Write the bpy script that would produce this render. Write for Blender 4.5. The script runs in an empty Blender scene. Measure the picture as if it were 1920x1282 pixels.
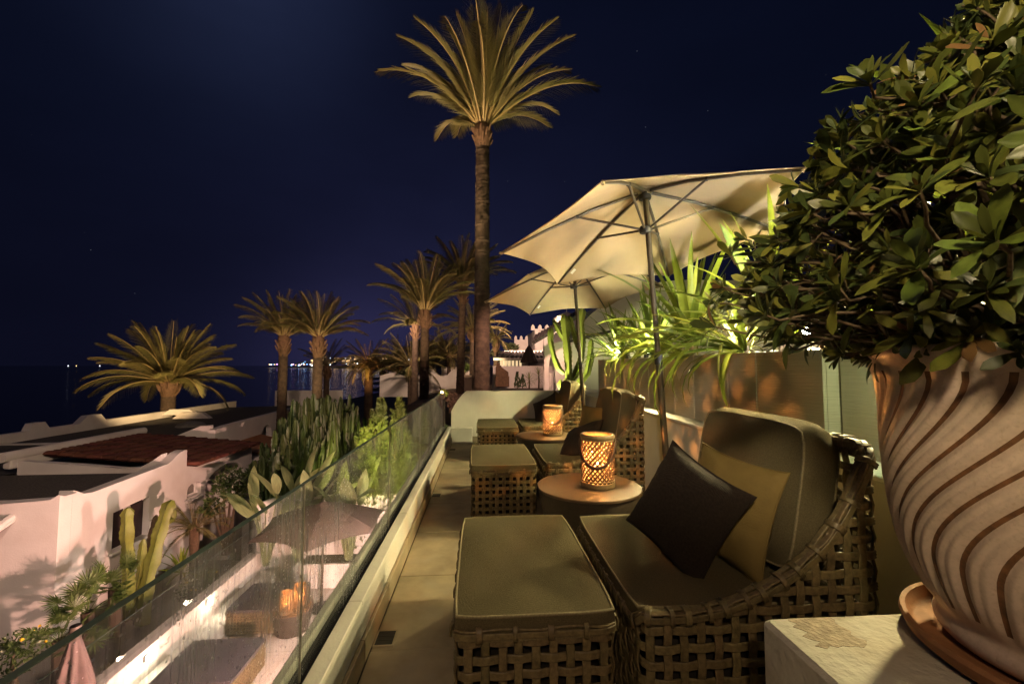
import bpy, math, random
import numpy as np
from mathutils import Vector, Matrix
from mathutils.geometry import tessellate_polygon
PI = math.pi
R = math.radians
random.seed(7)
rng = np.random.default_rng(7)
scene = bpy.context.scene
COL = scene.collection

# ------------------------------------------------------------------ camera
H = 1.35
F = 800.0                                    # focal length in photo pixels (1920 wide), 15 mm
YAW = math.atan(55 / F)
PIT = math.atan(44 / F * math.cos(YAW))
cd = bpy.data.cameras.new('camera')
cam = bpy.data.objects.new('camera', cd)
COL.objects.link(cam)
cd.lens = 15.0
cd.sensor_width = 36.0
cd.clip_start = 0.05
cd.clip_end = 30000
cam.location = (0, 0, H)
cam.rotation_euler = (PI / 2 + PIT, 0, -YAW)
scene.camera = cam

# ------------------------------------------------------------------ night sky
world = bpy.data.worlds.new('World')
scene.world = world
world.use_nodes = True
wn, wl = world.node_tree.nodes, world.node_tree.links
wn.clear()
w_out = wn.new('ShaderNodeOutputWorld')
w_bg = wn.new('ShaderNodeBackground')
w_bg.inputs['Strength'].default_value = 1.0
tc = wn.new('ShaderNodeTexCoord')
sep = wn.new('ShaderNodeSeparateXYZ')
wl.new(tc.outputs['Generated'], sep.inputs[0])
ramp = wn.new('ShaderNodeValToRGB')
cr = ramp.color_ramp
cr.elements[0].position = 0.0
cr.elements[0].color = (0.0030, 0.0034, 0.0105, 1)
cr.elements[1].position = 1.0
cr.elements[1].color = (0.0020, 0.0033, 0.0110, 1)
e = cr.elements.new(0.16); e.color = (0.0028, 0.0034, 0.0105, 1)
e = cr.elements.new(0.42); e.color = (0.0024, 0.0035, 0.0112, 1)
wl.new(sep.outputs['Z'], ramp.inputs[0])


def sky_glow(direction, power, colour, prev):
    """A soft light dome in the night air round one direction (town, moon)."""
    dp = wn.new('ShaderNodeVectorMath'); dp.operation = 'DOT_PRODUCT'
    nm = wn.new('ShaderNodeVectorMath'); nm.operation = 'NORMALIZE'
    wl.new(tc.outputs['Generated'], nm.inputs[0])
    wl.new(nm.outputs[0], dp.inputs[0])
    dp.inputs[1].default_value = Vector(direction).normalized()
    mx = wn.new('ShaderNodeMath'); mx.operation = 'MAXIMUM'; mx.inputs[1].default_value = 0
    wl.new(dp.outputs['Value'], mx.inputs[0])
    pw = wn.new('ShaderNodeMath'); pw.operation = 'POWER'; pw.inputs[1].default_value = power
    wl.new(mx.outputs[0], pw.inputs[0])
    mix = wn.new('ShaderNodeMix'); mix.data_type = 'RGBA'; mix.blend_type = 'ADD'
    wl.new(pw.outputs[0], mix.inputs['Factor'])
    wl.new(prev, mix.inputs['A'])
    mix.inputs['B'].default_value = (*colour, 1)
    return mix.outputs['Result']


c_ = sky_glow((-0.05, 1.0, 0.05), 9, (0.0072, 0.0074, 0.023), ramp.outputs[0])
c_ = sky_glow((-0.26, 1.0, -0.02), 60, (0.015, 0.0125, 0.038), c_)
c_ = sky_glow((-0.49, 0.85, 0.80), 60, (0.010, 0.014, 0.034), c_)
# thin uneven cloud, and a few stars
cn = wn.new('ShaderNodeTexNoise'); cn.inputs['Scale'].default_value = 2.6; cn.inputs['Detail'].default_value = 5
cm = wn.new('ShaderNodeMapping'); cm.inputs['Scale'].default_value = (1, 1, 2.4)
wl.new(tc.outputs['Generated'], cm.inputs['Vector']); wl.new(cm.outputs[0], cn.inputs['Vector'])
cmr = wn.new('ShaderNodeMapRange'); cmr.inputs['From Min'].default_value = 0.3; cmr.inputs['From Max'].default_value = 0.7
cmr.inputs['To Min'].default_value = 0.86; cmr.inputs['To Max'].default_value = 1.10
wl.new(cn.outputs['Fac'], cmr.inputs['Value'])
cmul = wn.new('ShaderNodeMix'); cmul.data_type = 'RGBA'; cmul.blend_type = 'MULTIPLY'; cmul.inputs['Factor'].default_value = 1
wl.new(c_, cmul.inputs['A']); wl.new(cmr.outputs[0], cmul.inputs['B'])
sv = wn.new('ShaderNodeTexVoronoi'); sv.inputs['Scale'].default_value = 34
wl.new(tc.outputs['Generated'], sv.inputs['Vector'])
sl = wn.new('ShaderNodeMath'); sl.operation = 'LESS_THAN'; sl.inputs[1].default_value = 0.034
wl.new(sv.outputs['Distance'], sl.inputs[0])
sw = wn.new('ShaderNodeTexWhiteNoise'); wl.new(sv.outputs['Color'], sw.inputs['Vector'])
sp = wn.new('ShaderNodeMath'); sp.operation = 'POWER'; sp.inputs[1].default_value = 9
wl.new(sw.outputs['Value'], sp.inputs[0])
sm = wn.new('ShaderNodeMath'); sm.operation = 'MULTIPLY'; wl.new(sl.outputs[0], sm.inputs[0]); wl.new(sp.outputs[0], sm.inputs[1])
sa = wn.new('ShaderNodeMix'); sa.data_type = 'RGBA'; sa.blend_type = 'ADD'
wl.new(sm.outputs[0], sa.inputs['Factor']); wl.new(cmul.outputs['Result'], sa.inputs['A']); sa.inputs['B'].default_value = (0.11, 0.12, 0.15, 1)
wl.new(sa.outputs['Result'], w_bg.inputs['Color'])
wl.new(w_bg.outputs[0], w_out.inputs['Surface'])

# faint moon, out of frame above the left half
md = bpy.data.lights.new('moon', 'SUN')
md.energy = 0.02
md.angle = R(0.6)
md.color = (0.7, 0.8, 1.0)
moon = bpy.data.objects.new('moon', md)
COL.objects.link(moon)
moon.rotation_euler = Vector((-0.49, 0.85, 0.95)).to_track_quat('Z', 'Y').to_euler()

scene.view_settings.view_transform = 'Standard'
scene.view_settings.look = 'None'
scene.view_settings.exposure = 0.0
scene.view_settings.gamma = 1.0
scene.cycles.use_denoising = True
scene.cycles.max_bounces = 8
scene.cycles.transparent_max_bounces = 24
scene.cycles.diffuse_bounces = 3
scene.cycles.glossy_bounces = 3
scene.cycles.sample_clamp_indirect = 3.0
scene.cycles.caustics_reflective = False
scene.cycles.caustics_refractive = False

# ------------------------------------------------------------------ photo pixel -> point of the place
_fw = Vector((math.sin(YAW) * math.cos(PIT), math.cos(YAW) * math.cos(PIT), math.sin(PIT)))
_rt = Vector((math.cos(YAW), -math.sin(YAW), 0))
_up = _rt.cross(_fw)
CAM = Vector((0, 0, H))


def ray(u, v):
    return _fw + _rt * ((u - 960) / F) + _up * ((641 - v) / F)


def atY(u, v, Y):
    d = ray(u, v); return CAM + d * (Y / d.y)


def atZ(u, v, z):
    d = ray(u, v); return CAM + d * ((z - H) / d.z)


def atX(u, v, x):
    d = ray(u, v); return CAM + d * (x / d.x)


# ------------------------------------------------------------------ materials
MATS = {}


def mat(name, col, rough=0.6, var=0.0, vscale=8.0, bump=0.0, bscale=40.0, trans=0.0, rnd=0.0, spec=0.4,
        metal=0.0, col2=None, stretch=None, emit=None, estr=0.0, coat=0.0, detail=4.0, weave=None, stain=None):
    m = bpy.data.materials.new(name)
    m.use_nodes = True
    N, L = m.node_tree.nodes, m.node_tree.links
    N.clear()
    out = N.new('ShaderNodeOutputMaterial')
    p = N.new('ShaderNodeBsdfPrincipled')
    p.inputs['Roughness'].default_value = rough
    p.inputs['Specular IOR Level'].default_value = spec
    p.inputs['Metallic'].default_value = metal
    p.inputs['Coat Weight'].default_value = coat
    p.inputs['Coat Roughness'].default_value = 0.15
    t = N.new('ShaderNodeTexCoord')
    mp = N.new('ShaderNodeMapping')
    L.new(t.outputs['Object'], mp.inputs['Vector'])
    if stretch:
        mp.inputs['Scale'].default_value = stretch
    colsock = None
    rgb = N.new('ShaderNodeRGB'); rgb.outputs[0].default_value = (*col, 1)
    colsock = rgb.outputs[0]
    if var > 0:
        no = N.new('ShaderNodeTexNoise')
        no.inputs['Scale'].default_value = vscale
        no.inputs['Detail'].default_value = detail
        no.inputs['Roughness'].default_value = 0.6
        L.new(mp.outputs[0], no.inputs['Vector'])
        rp = N.new('ShaderNodeValToRGB')
        rp.color_ramp.elements[0].position = 0.32
        rp.color_ramp.elements[1].position = 0.68
        c2 = col2 if col2 else tuple(c * (1 - var) for c in col)
        rp.color_ramp.elements[0].color = (*c2, 1)
        rp.color_ramp.elements[1].color = (*[min(1, c * (1 + var * 0.35)) for c in col], 1)
        L.new(no.outputs['Fac'], rp.inputs[0])
        colsock = rp.outputs[0]
    if stain:
        no = N.new('ShaderNodeTexNoise')
        no.inputs['Scale'].default_value = stain[1]; no.inputs['Detail'].default_value = 6
        L.new(mp.outputs[0], no.inputs['Vector'])
        rp = N.new('ShaderNodeValToRGB')
        rp.color_ramp.elements[0].position = 0.52; rp.color_ramp.elements[0].color = (0, 0, 0, 1)
        rp.color_ramp.elements[1].position = 0.75; rp.color_ramp.elements[1].color = (0.8, 0.8, 0.8, 1)
        L.new(no.outputs['Fac'], rp.inputs[0])
        mx = N.new('ShaderNodeMix'); mx.data_type = 'RGBA'
        L.new(rp.outputs[0], mx.inputs['Factor'])
        L.new(colsock, mx.inputs['A'])
        mx.inputs['B'].default_value = (*stain[0], 1)
        colsock = mx.outputs['Result']
    if rnd > 0:
        oi = N.new('ShaderNodeObjectInfo')
        hs = N.new('ShaderNodeHueSaturation')
        mr = N.new('ShaderNodeMapRange')
        mr.inputs['To Min'].default_value = 1 - rnd
        mr.inputs['To Max'].default_value = 1 + rnd
        L.new(oi.outputs['Random'], mr.inputs['Value'])
        L.new(mr.outputs[0], hs.inputs['Value'])
        mr2 = N.new('ShaderNodeMapRange')
        mr2.inputs['To Min'].default_value = 0.5 - rnd * 0.05
        mr2.inputs['To Max'].default_value = 0.5 + rnd * 0.05
        ml = N.new('ShaderNodeMath'); ml.operation = 'FRACT'
        m7 = N.new('ShaderNodeMath'); m7.operation = 'MULTIPLY'; m7.inputs[1].default_value = 7.3
        L.new(oi.outputs['Random'], m7.inputs[0]); L.new(m7.outputs[0], ml.inputs[0])
        L.new(ml.outputs[0], mr2.inputs['Value'])
        L.new(mr2.outputs[0], hs.inputs['Hue'])
        L.new(colsock, hs.inputs['Color'])
        colsock = hs.outputs[0]
    L.new(colsock, p.inputs['Base Color'])
    if bump > 0 or weave:
        hsock = None
        if bump > 0:
            nb = N.new('ShaderNodeTexNoise')
            nb.inputs['Scale'].default_value = bscale
            nb.inputs['Detail'].default_value = 5
            L.new(mp.outputs[0], nb.inputs['Vector'])
            hsock = nb.outputs['Fac']
        if weave:
            w1 = N.new('ShaderNodeTexWave'); w1.bands_direction = 'X'; w1.inputs['Scale'].default_value = weave
            w2 = N.new('ShaderNodeTexWave'); w2.bands_direction = 'Y'; w2.inputs['Scale'].default_value = weave
            w3 = N.new('ShaderNodeTexWave'); w3.bands_direction = 'Z'; w3.inputs['Scale'].default_value = weave
            for w in (w1, w2, w3):
                w.inputs['Distortion'].default_value = 1.5
                w.inputs['Detail'].default_value = 1
                L.new(t.outputs['Object'], w.inputs['Vector'])
            a1 = N.new('ShaderNodeMath'); a1.operation = 'ADD'
            a2 = N.new('ShaderNodeMath'); a2.operation = 'ADD'
            L.new(w1.outputs['Fac'], a1.inputs[0]); L.new(w2.outputs['Fac'], a1.inputs[1])
            L.new(a1.outputs[0], a2.inputs[0]); L.new(w3.outputs['Fac'], a2.inputs[1])
            if hsock:
                a3 = N.new('ShaderNodeMath'); a3.operation = 'ADD'
                L.new(hsock, a3.inputs[0]); L.new(a2.outputs[0], a3.inputs[1])
                hsock = a3.outputs[0]
            else:
                hsock = a2.outputs[0]
        b = N.new('ShaderNodeBump')
        b.inputs['Strength'].default_value = bump if bump > 0 else 0.3
        b.inputs['Distance'].default_value = 0.01
        L.new(hsock, b.inputs['Height'])
        L.new(b.outputs[0], p.inputs['Normal'])
    if emit:
        p.inputs['Emission Color'].default_value = (*emit, 1)
        p.inputs['Emission Strength'].default_value = estr
    sh = p.outputs[0]
    if trans > 0:
        tr = N.new('ShaderNodeBsdfTranslucent')
        L.new(colsock, tr.inputs['Color'])
        mx = N.new('ShaderNodeMixShader')
        mx.inputs[0].default_value = trans
        L.new(sh, mx.inputs[1]); L.new(tr.outputs[0], mx.inputs[2])
        sh = mx.outputs[0]
    L.new(sh, out.inputs['Surface'])
    MATS[name] = m
    return m


def glass_mat(name, dirt=0.0, tint=(0.95, 0.965, 0.955), rough=0.01):
    """Thin pane: passes light, mirrors by Fresnel, and carries dried salt spots and streaks."""
    m = bpy.data.materials.new(name); m.use_nodes = True
    N, L = m.node_tree.nodes, m.node_tree.links
    N.clear()
    out = N.new('ShaderNodeOutputMaterial')
    tr = N.new('ShaderNodeBsdfTransparent'); tr.inputs[0].default_value = (*tint, 1)
    gl = N.new('ShaderNodeBsdfGlossy'); gl.inputs['Roughness'].default_value = rough
    fr = N.new('ShaderNodeFresnel'); fr.inputs['IOR'].default_value = 1.5
    geo = N.new('ShaderNodeNewGeometry')
    mf = N.new('ShaderNodeMath'); mf.operation = 'SUBTRACT'; mf.inputs[0].default_value = 1
    L.new(geo.outputs['Backfacing'], mf.inputs[1])
    mm = N.new('ShaderNodeMath'); mm.operation = 'MULTIPLY'
    L.new(fr.outputs[0], mm.inputs[0]); L.new(mf.outputs[0], mm.inputs[1])
    mx = N.new('ShaderNodeMixShader')
    L.new(mm.outputs[0], mx.inputs[0]); L.new(tr.outputs[0], mx.inputs[1]); L.new(gl.outputs[0], mx.inputs[2])
    sh = mx.outputs[0]
    if dirt > 0:
        t = N.new('ShaderNodeTexCoord')
        # drops: small voronoi dots, thinned by a broad noise
        vo = N.new('ShaderNodeTexVoronoi'); vo.inputs['Scale'].default_value = 75
        vo.inputs['Randomness'].default_value = 1.0
        L.new(t.outputs['Object'], vo.inputs['Vector'])
        wn_ = N.new('ShaderNodeTexWhiteNoise'); L.new(vo.outputs['Color'], wn_.inputs['Vector'])
        thr = N.new('ShaderNodeMapRange'); thr.inputs['To Min'].default_value = 0.02; thr.inputs['To Max'].default_value = 0.30
        pw = N.new('ShaderNodeMath'); pw.operation = 'POWER'; pw.inputs[1].default_value = 1.7
        L.new(wn_.outputs['Value'], pw.inputs[0]); L.new(pw.outputs[0], thr.inputs['Value'])
        ls = N.new('ShaderNodeMath'); ls.operation = 'LESS_THAN'
        L.new(vo.outputs['Distance'], ls.inputs[0]); L.new(thr.outputs[0], ls.inputs[1])
        # streaks run down the pane
        mp = N.new('ShaderNodeMapping'); mp.inputs['Scale'].default_value = (1, 90, 2.2)
        L.new(t.outputs['Object'], mp.inputs['Vector'])
        ns = N.new('ShaderNodeTexNoise'); ns.inputs['Scale'].default_value = 1.0; ns.inputs['Detail'].default_value = 4
        L.new(mp.outputs[0], ns.inputs['Vector'])
        rs = N.new('ShaderNodeMapRange'); rs.inputs['From Min'].default_value = 0.48; rs.inputs['From Max'].default_value = 0.75
        L.new(ns.outputs['Fac'], rs.inputs['Value'])
        nb = N.new('ShaderNodeTexNoise'); nb.inputs['Scale'].default_value = 2.2; nb.inputs['Detail'].default_value = 3
        L.new(t.outputs['Object'], nb.inputs['Vector'])
        rb = N.new('ShaderNodeMapRange'); rb.inputs['From Min'].default_value = 0.35; rb.inputs['From Max'].default_value = 0.65
        L.new(nb.outputs['Fac'], rb.inputs['Value'])
        a = N.new('ShaderNodeMath'); a.operation = 'MULTIPLY'; a.inputs[1].default_value = 0.40
        L.new(rs.outputs[0], a.inputs[0])
        s5 = N.new('ShaderNodeMath'); s5.operation = 'MULTIPLY'; s5.inputs[1].default_value = 0.9
        L.new(ls.outputs[0], s5.inputs[0])
        ad = N.new('ShaderNodeMath'); ad.operation = 'ADD'
        L.new(a.outputs[0], ad.inputs[0]); L.new(s5.outputs[0], ad.inputs[1])
        bs = N.new('ShaderNodeMath'); bs.operation = 'ADD'; bs.inputs[1].default_value = 0.30
        L.new(ad.outputs[0], bs.inputs[0])
        fa = N.new('ShaderNodeMath'); fa.operation = 'MULTIPLY'
        L.new(bs.outputs[0], fa.inputs[0]); L.new(rb.outputs[0], fa.inputs[1])
        fb = N.new('ShaderNodeMath'); fb.operation = 'MULTIPLY'; fb.inputs[1].default_value = dirt
        L.new(fa.outputs[0], fb.inputs[0])
        df = N.new('ShaderNodeBsdfDiffuse'); df.inputs[0].default_value = (0.75, 0.74, 0.78, 1)
        tl = N.new('ShaderNodeBsdfTranslucent'); tl.inputs[0].default_value = (0.75, 0.74, 0.78, 1)
        m1 = N.new('ShaderNodeMixShader'); m1.inputs[0].default_value = 0.8
        L.new(df.outputs[0], m1.inputs[1]); L.new(tl.outputs[0], m1.inputs[2])
        m2 = N.new('ShaderNodeMixShader')
        L.new(fb.outputs[0], m2.inputs[0]); L.new(sh, m2.inputs[1]); L.new(m1.outputs[0], m2.inputs[2])
        sh = m2.outputs[0]
    L.new(sh, out.inputs['Surface'])
    MATS[name] = m
    return m


def emit_mat(name, col, s):
    m = bpy.data.materials.new(name); m.use_nodes = True
    N, L = m.node_tree.nodes, m.node_tree.links
    N.clear()
    out = N.new('ShaderNodeOutputMaterial'); em = N.new('ShaderNodeEmission')
    em.inputs[0].default_value = (*col, 1); em.inputs[1].default_value = s
    L.new(em.outputs[0], out.inputs[0])
    MATS[name] = m
    return m


M_PLASTER = mat('white_plaster', (0.74, 0.71, 0.66), 0.85, var=0.10, vscale=3, bump=0.25, bscale=60)
M_HOUSE = mat('house_plaster', (0.76, 0.72, 0.68), 0.9, var=0.10, vscale=0.9, bump=0.3, bscale=30, stain=((0.55, 0.48, 0.42), 0.7))
M_PEDESTAL = mat('worn_plaster', (0.66, 0.62, 0.52), 0.9, var=0.15, vscale=9, bump=0.9, bscale=35, stain=((0.40, 0.31, 0.20), 3.1))
M_MARBLE = mat('floor_stone', (0.44, 0.36, 0.245), 0.42, var=0.40, vscale=2.6, bump=0.08, bscale=30, rnd=0.06, stain=((0.40, 0.35, 0.28), 5))
M_GROUT = mat('grout', (0.16, 0.14, 0.11), 0.9)
M_CAULK = mat('dark_channel', (0.015, 0.014, 0.013), 0.6)
M_STEEL = mat('brushed_steel', (0.5, 0.5, 0.5), 0.35, metal=1.0)
M_WICKER = mat('wicker', (0.185, 0.140, 0.070), 0.42, var=0.45, vscale=60, bump=0.15, bscale=180, rnd=0.22, spec=0.5)
M_WDARK = mat('weave_shade', (0.016, 0.013, 0.010), 0.8)  # near-black: the shade behind the weave is put into the colour
M_CUSH = mat('cushion_fabric', (0.158, 0.130, 0.075), 0.95, var=0.30, vscale=240, bump=0.5, bscale=220, weave=240, spec=0.15)
M_GREYCUSH = mat('grey_cushion_fabric', (0.075, 0.073, 0.085), 0.95, var=0.25, vscale=200, bump=0.4, bscale=220, spec=0.15)
M_PIPE = mat('piping_fabric', (0.26, 0.215, 0.13), 0.9, var=0.3, vscale=150)
M_DPILLOW = mat('dark_pillow_fabric', (0.052, 0.035, 0.027), 0.8, var=0.35, vscale=90, bump=0.8, bscale=90, weave=85, spec=0.35)
M_GPILLOW = mat('gold_pillow_fabric', (0.185, 0.130, 0.042), 0.8, var=0.12, vscale=14, bump=0.25, bscale=120, spec=0.3)
M_TABLE = mat('table_lacquer', (0.115, 0.075, 0.045), 0.5, var=0.12, vscale=25, bump=0.05, bscale=90)
M_TDARK = mat('table_side', (0.05, 0.040, 0.030), 0.6, var=0.2, vscale=30)
M_BAMBOO = mat('bamboo', (0.11, 0.055, 0.022), 0.5, var=0.3, vscale=60, rnd=0.15)
M_BAMBOO2 = mat('bamboo_ring', (0.22, 0.15, 0.075), 0.55, var=0.3, vscale=40)
M_LEATHER = mat('leather_strap', (0.06, 0.026, 0.013), 0.55, var=0.3, vscale=60)
M_CANDLE = mat('candle_wax', (0.85, 0.62, 0.38), 0.5, trans=0.4)
M_FLAME = emit_mat('candle_flame', (1.0, 0.55, 0.18), 90)
M_CANOPY = mat('canvas', (0.44, 0.34, 0.205), 0.9, var=0.07, vscale=5, bump=0.12, bscale=300, trans=0.22)
M_TAUPE = mat('taupe_canvas', (0.16, 0.115, 0.095), 0.9, var=0.15, vscale=8, bump=0.1, bscale=300, trans=0.12)
M_POLE = mat('bronze_pole', (0.085, 0.070, 0.052), 0.4, var=0.2, vscale=20, metal=0.5)
M_TAG = mat('tag_white', (0.8, 0.8, 0.76), 0.7)
M_PLANTER = mat('planter_board', (0.56, 0.50, 0.41), 0.6, rnd=0.10, var=0.10, vscale=6, bump=0.5, bscale=12, stretch=(0.5, 0.5, 14))
M_PEBBLE = mat('white_pebble', (0.62, 0.60, 0.54), 0.7, var=0.2, vscale=14)
M_SOIL = mat('soil', (0.05, 0.035, 0.022), 0.95, var=0.4, vscale=30, bump=0.6)
M_STRAP = mat('strap_leaf', (0.190, 0.245, 0.030), 0.42, var=0.35, vscale=5, trans=0.32, rnd=0.30, stretch=(0.4, 6, 1))
M_STRAP2 = mat('pale_strap_leaf', (0.30, 0.30, 0.06), 0.42, var=0.30, vscale=5, trans=0.32, rnd=0.22, stretch=(0.4, 6, 1))
M_STEM = mat('woody_stem', (0.11, 0.075, 0.045), 0.85, var=0.4, vscale=30, bump=0.6, bscale=60)
M_BUSHLEAF = mat('pittosporum_leaf', (0.098, 0.122, 0.020), 0.44, var=0.6, vscale=2.2, trans=0.20, rnd=0.55, spec=0.45)
M_BL_Y = mat('pittosporum_young_leaf', (0.17, 0.17, 0.03), 0.38, var=0.4, vscale=6, trans=0.25, spec=0.5)
M_BL_D = mat('pittosporum_old_leaf', (0.050, 0.070, 0.018), 0.36, var=0.4, vscale=6, trans=0.12, spec=0.5)
M_BL_B = mat('pittosporum_dry_leaf', (0.16, 0.085, 0.030), 0.6, var=0.4, vscale=6, trans=0.1, spec=0.3)
M_BUSHLEAF2 = mat('pittosporum_inner_leaf', (0.062, 0.074, 0.022), 0.40, var=0.5, vscale=5, trans=0.12, spec=0.5)
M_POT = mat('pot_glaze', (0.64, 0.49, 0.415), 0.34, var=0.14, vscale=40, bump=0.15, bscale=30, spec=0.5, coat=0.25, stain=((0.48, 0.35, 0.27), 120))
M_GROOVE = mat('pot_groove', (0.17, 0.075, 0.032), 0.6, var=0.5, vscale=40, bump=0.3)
M_TERRA = mat('terracotta', (0.36, 0.165, 0.075), 0.7, var=0.2, vscale=18, bump=0.2, bscale=50)
M_ROOFTILE = mat('roof_tile', (0.135, 0.047, 0.030), 0.8, var=0.4, vscale=5, bump=0.3, bscale=40, rnd=0.35)
M_ROOFTILE2 = mat('black_roof_tile', (0.022, 0.018, 0.018), 0.6, var=0.4, vscale=5)
M_GRAVEL = mat('roof_gravel', (0.11, 0.098, 0.088), 0.95, var=0.5, vscale=25, bump=0.9, bscale=60)
M_SHUTTER = mat('dark_shutter', (0.03, 0.018, 0.020), 0.5, var=0.3, vscale=20)
M_WINDOW = mat('window_glass', (0.02, 0.02, 0.022), 0.08, spec=0.6)
M_FROST = mat('frosted_window', (0.22, 0.20, 0.17), 0.5, var=0.3, vscale=6)
M_FRAME = mat('window_frame', (0.7, 0.68, 0.64), 0.6)
M_PALMLEAF = mat('palm_leaflet', (0.165, 0.150, 0.050), 0.5, var=0.25, vscale=3, trans=0.25, rnd=0.25)
M_FANLEAF = mat('fan_palm_leaf', (0.10, 0.15, 0.035), 0.5, var=0.25, vscale=5, trans=0.25, rnd=0.25)
M_PALMRIB = mat('palm_rachis', (0.25, 0.19, 0.075), 0.5, var=0.2, vscale=6)
M_TRUNK = mat('palm_trunk', (0.078, 0.052, 0.035), 0.9, var=0.5, vscale=7, bump=0.9, bscale=22)
M_STUB = mat('palm_stub', (0.13, 0.075, 0.042), 0.85, var=0.4, vscale=12, bump=0.6)
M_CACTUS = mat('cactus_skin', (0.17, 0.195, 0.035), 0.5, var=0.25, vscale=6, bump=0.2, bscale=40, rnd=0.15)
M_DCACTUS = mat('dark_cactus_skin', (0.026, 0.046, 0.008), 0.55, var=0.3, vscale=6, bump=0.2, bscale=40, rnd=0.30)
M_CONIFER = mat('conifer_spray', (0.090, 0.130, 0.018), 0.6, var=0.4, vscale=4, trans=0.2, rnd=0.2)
M_DARKTREE = mat('dark_foliage', (0.050, 0.060, 0.024), 0.6, var=0.5, vscale=2, trans=0.15, rnd=0.2)
M_BROWNTREE = mat('brown_foliage', (0.10, 0.062, 0.035), 0.7, var=0.4, vscale=2, trans=0.1)
M_TREELEAF = mat('citrus_leaf', (0.068, 0.105, 0.026), 0.45, var=0.4, vscale=4, trans=0.2)
M_BANANA = mat('banana_leaf', (0.30, 0.36, 0.16), 0.4, var=0.3, vscale=4, trans=0.32, rnd=0.2, stretch=(1, 7, 1), bump=0.3, bscale=9)
M_FLOWER = mat('yellow_flower', (0.75, 0.50, 0.02), 0.5, trans=0.4)
M_GROUND = mat('ground', (0.13, 0.10, 0.075), 0.95, var=0.4, vscale=0.8, bump=0.4, bscale=6)
M_PATH = mat('path_paving', (0.40, 0.31, 0.23), 0.8, var=0.2, vscale=2)
M_LFLOOR = mat('lower_terrace_floor', (0.58, 0.53, 0.47), 0.6, var=0.2, vscale=2)
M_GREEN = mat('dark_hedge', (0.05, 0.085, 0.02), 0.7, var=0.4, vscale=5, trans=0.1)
M_BLACK = mat('black_metal', (0.012, 0.012, 0.012), 0.5)
M_BULB = emit_mat('lamp_bulb', (1.0, 0.86, 0.66), 40)
M_GSPOT = emit_mat('spot_lens', (0.95, 1.0, 0.85), 60)
M_WARM = emit_mat('warm_window_light', (1.0, 0.72, 0.38), 0.9)
M_PATHLAMP = emit_mat('path_lamp_bulb', (1.0, 0.72, 0.28), 60)
M_GLASS = glass_mat('balustrade_glass', 0.80)
M_GLASSL = glass_mat('lower_glass', 0.10)
M_EDGE = mat('glass_edge', (0.17, 0.22, 0.20), 0.25, spec=0.6, trans=0.5)
M_JOINT = mat('glass_joint', (0.62, 0.58, 0.48), 0.4, trans=0.6)
M_LINER = None
M_PATCH = mat('bare_plaster', (0.50, 0.41, 0.30), 0.95, var=0.3, vscale=30, bump=1.0, bscale=60)

m = bpy.data.materials.new('sea_water'); m.use_nodes = True
N_, L_ = m.node_tree.nodes, m.node_tree.links
p_ = N_['Principled BSDF']
p_.inputs['Base Color'].default_value = (0.003, 0.005, 0.012, 1)
p_.inputs['Roughness'].default_value = 0.16
p_.inputs['IOR'].default_value = 1.33
t_ = N_.new('ShaderNodeTexCoord'); n_ = N_.new('ShaderNodeTexNoise'); b_ = N_.new('ShaderNodeBump')
n_.inputs['Scale'].default_value = 0.12; n_.inputs['Detail'].default_value = 8
L_.new(t_.outputs['Object'], n_.inputs['Vector']); L_.new(n_.outputs['Fac'], b_.inputs['Height'])
b_.inputs['Strength'].default_value = 0.25; b_.inputs['Distance'].default_value = 1.0
L_.new(b_.outputs[0], p_.inputs['Normal'])
M_SEA = m

m = bpy.data.materials.new('paper_liner'); m.use_nodes = True
N_, L_ = m.node_tree.nodes, m.node_tree.links
N_.clear()
o_ = N_.new('ShaderNodeOutputMaterial'); a_ = N_.new('ShaderNodeBsdfTransparent'); t_ = N_.new('ShaderNodeBsdfTranslucent'); x_ = N_.new('ShaderNodeMixShader')
t_.inputs[0].default_value = (0.95, 0.85, 0.7, 1); x_.inputs[0].default_value = 0.09
L_.new(a_.outputs[0], x_.inputs[1]); L_.new(t_.outputs[0], x_.inputs[2]); L_.new(x_.outputs[0], o_.inputs[0])
M_LINER = m


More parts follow.
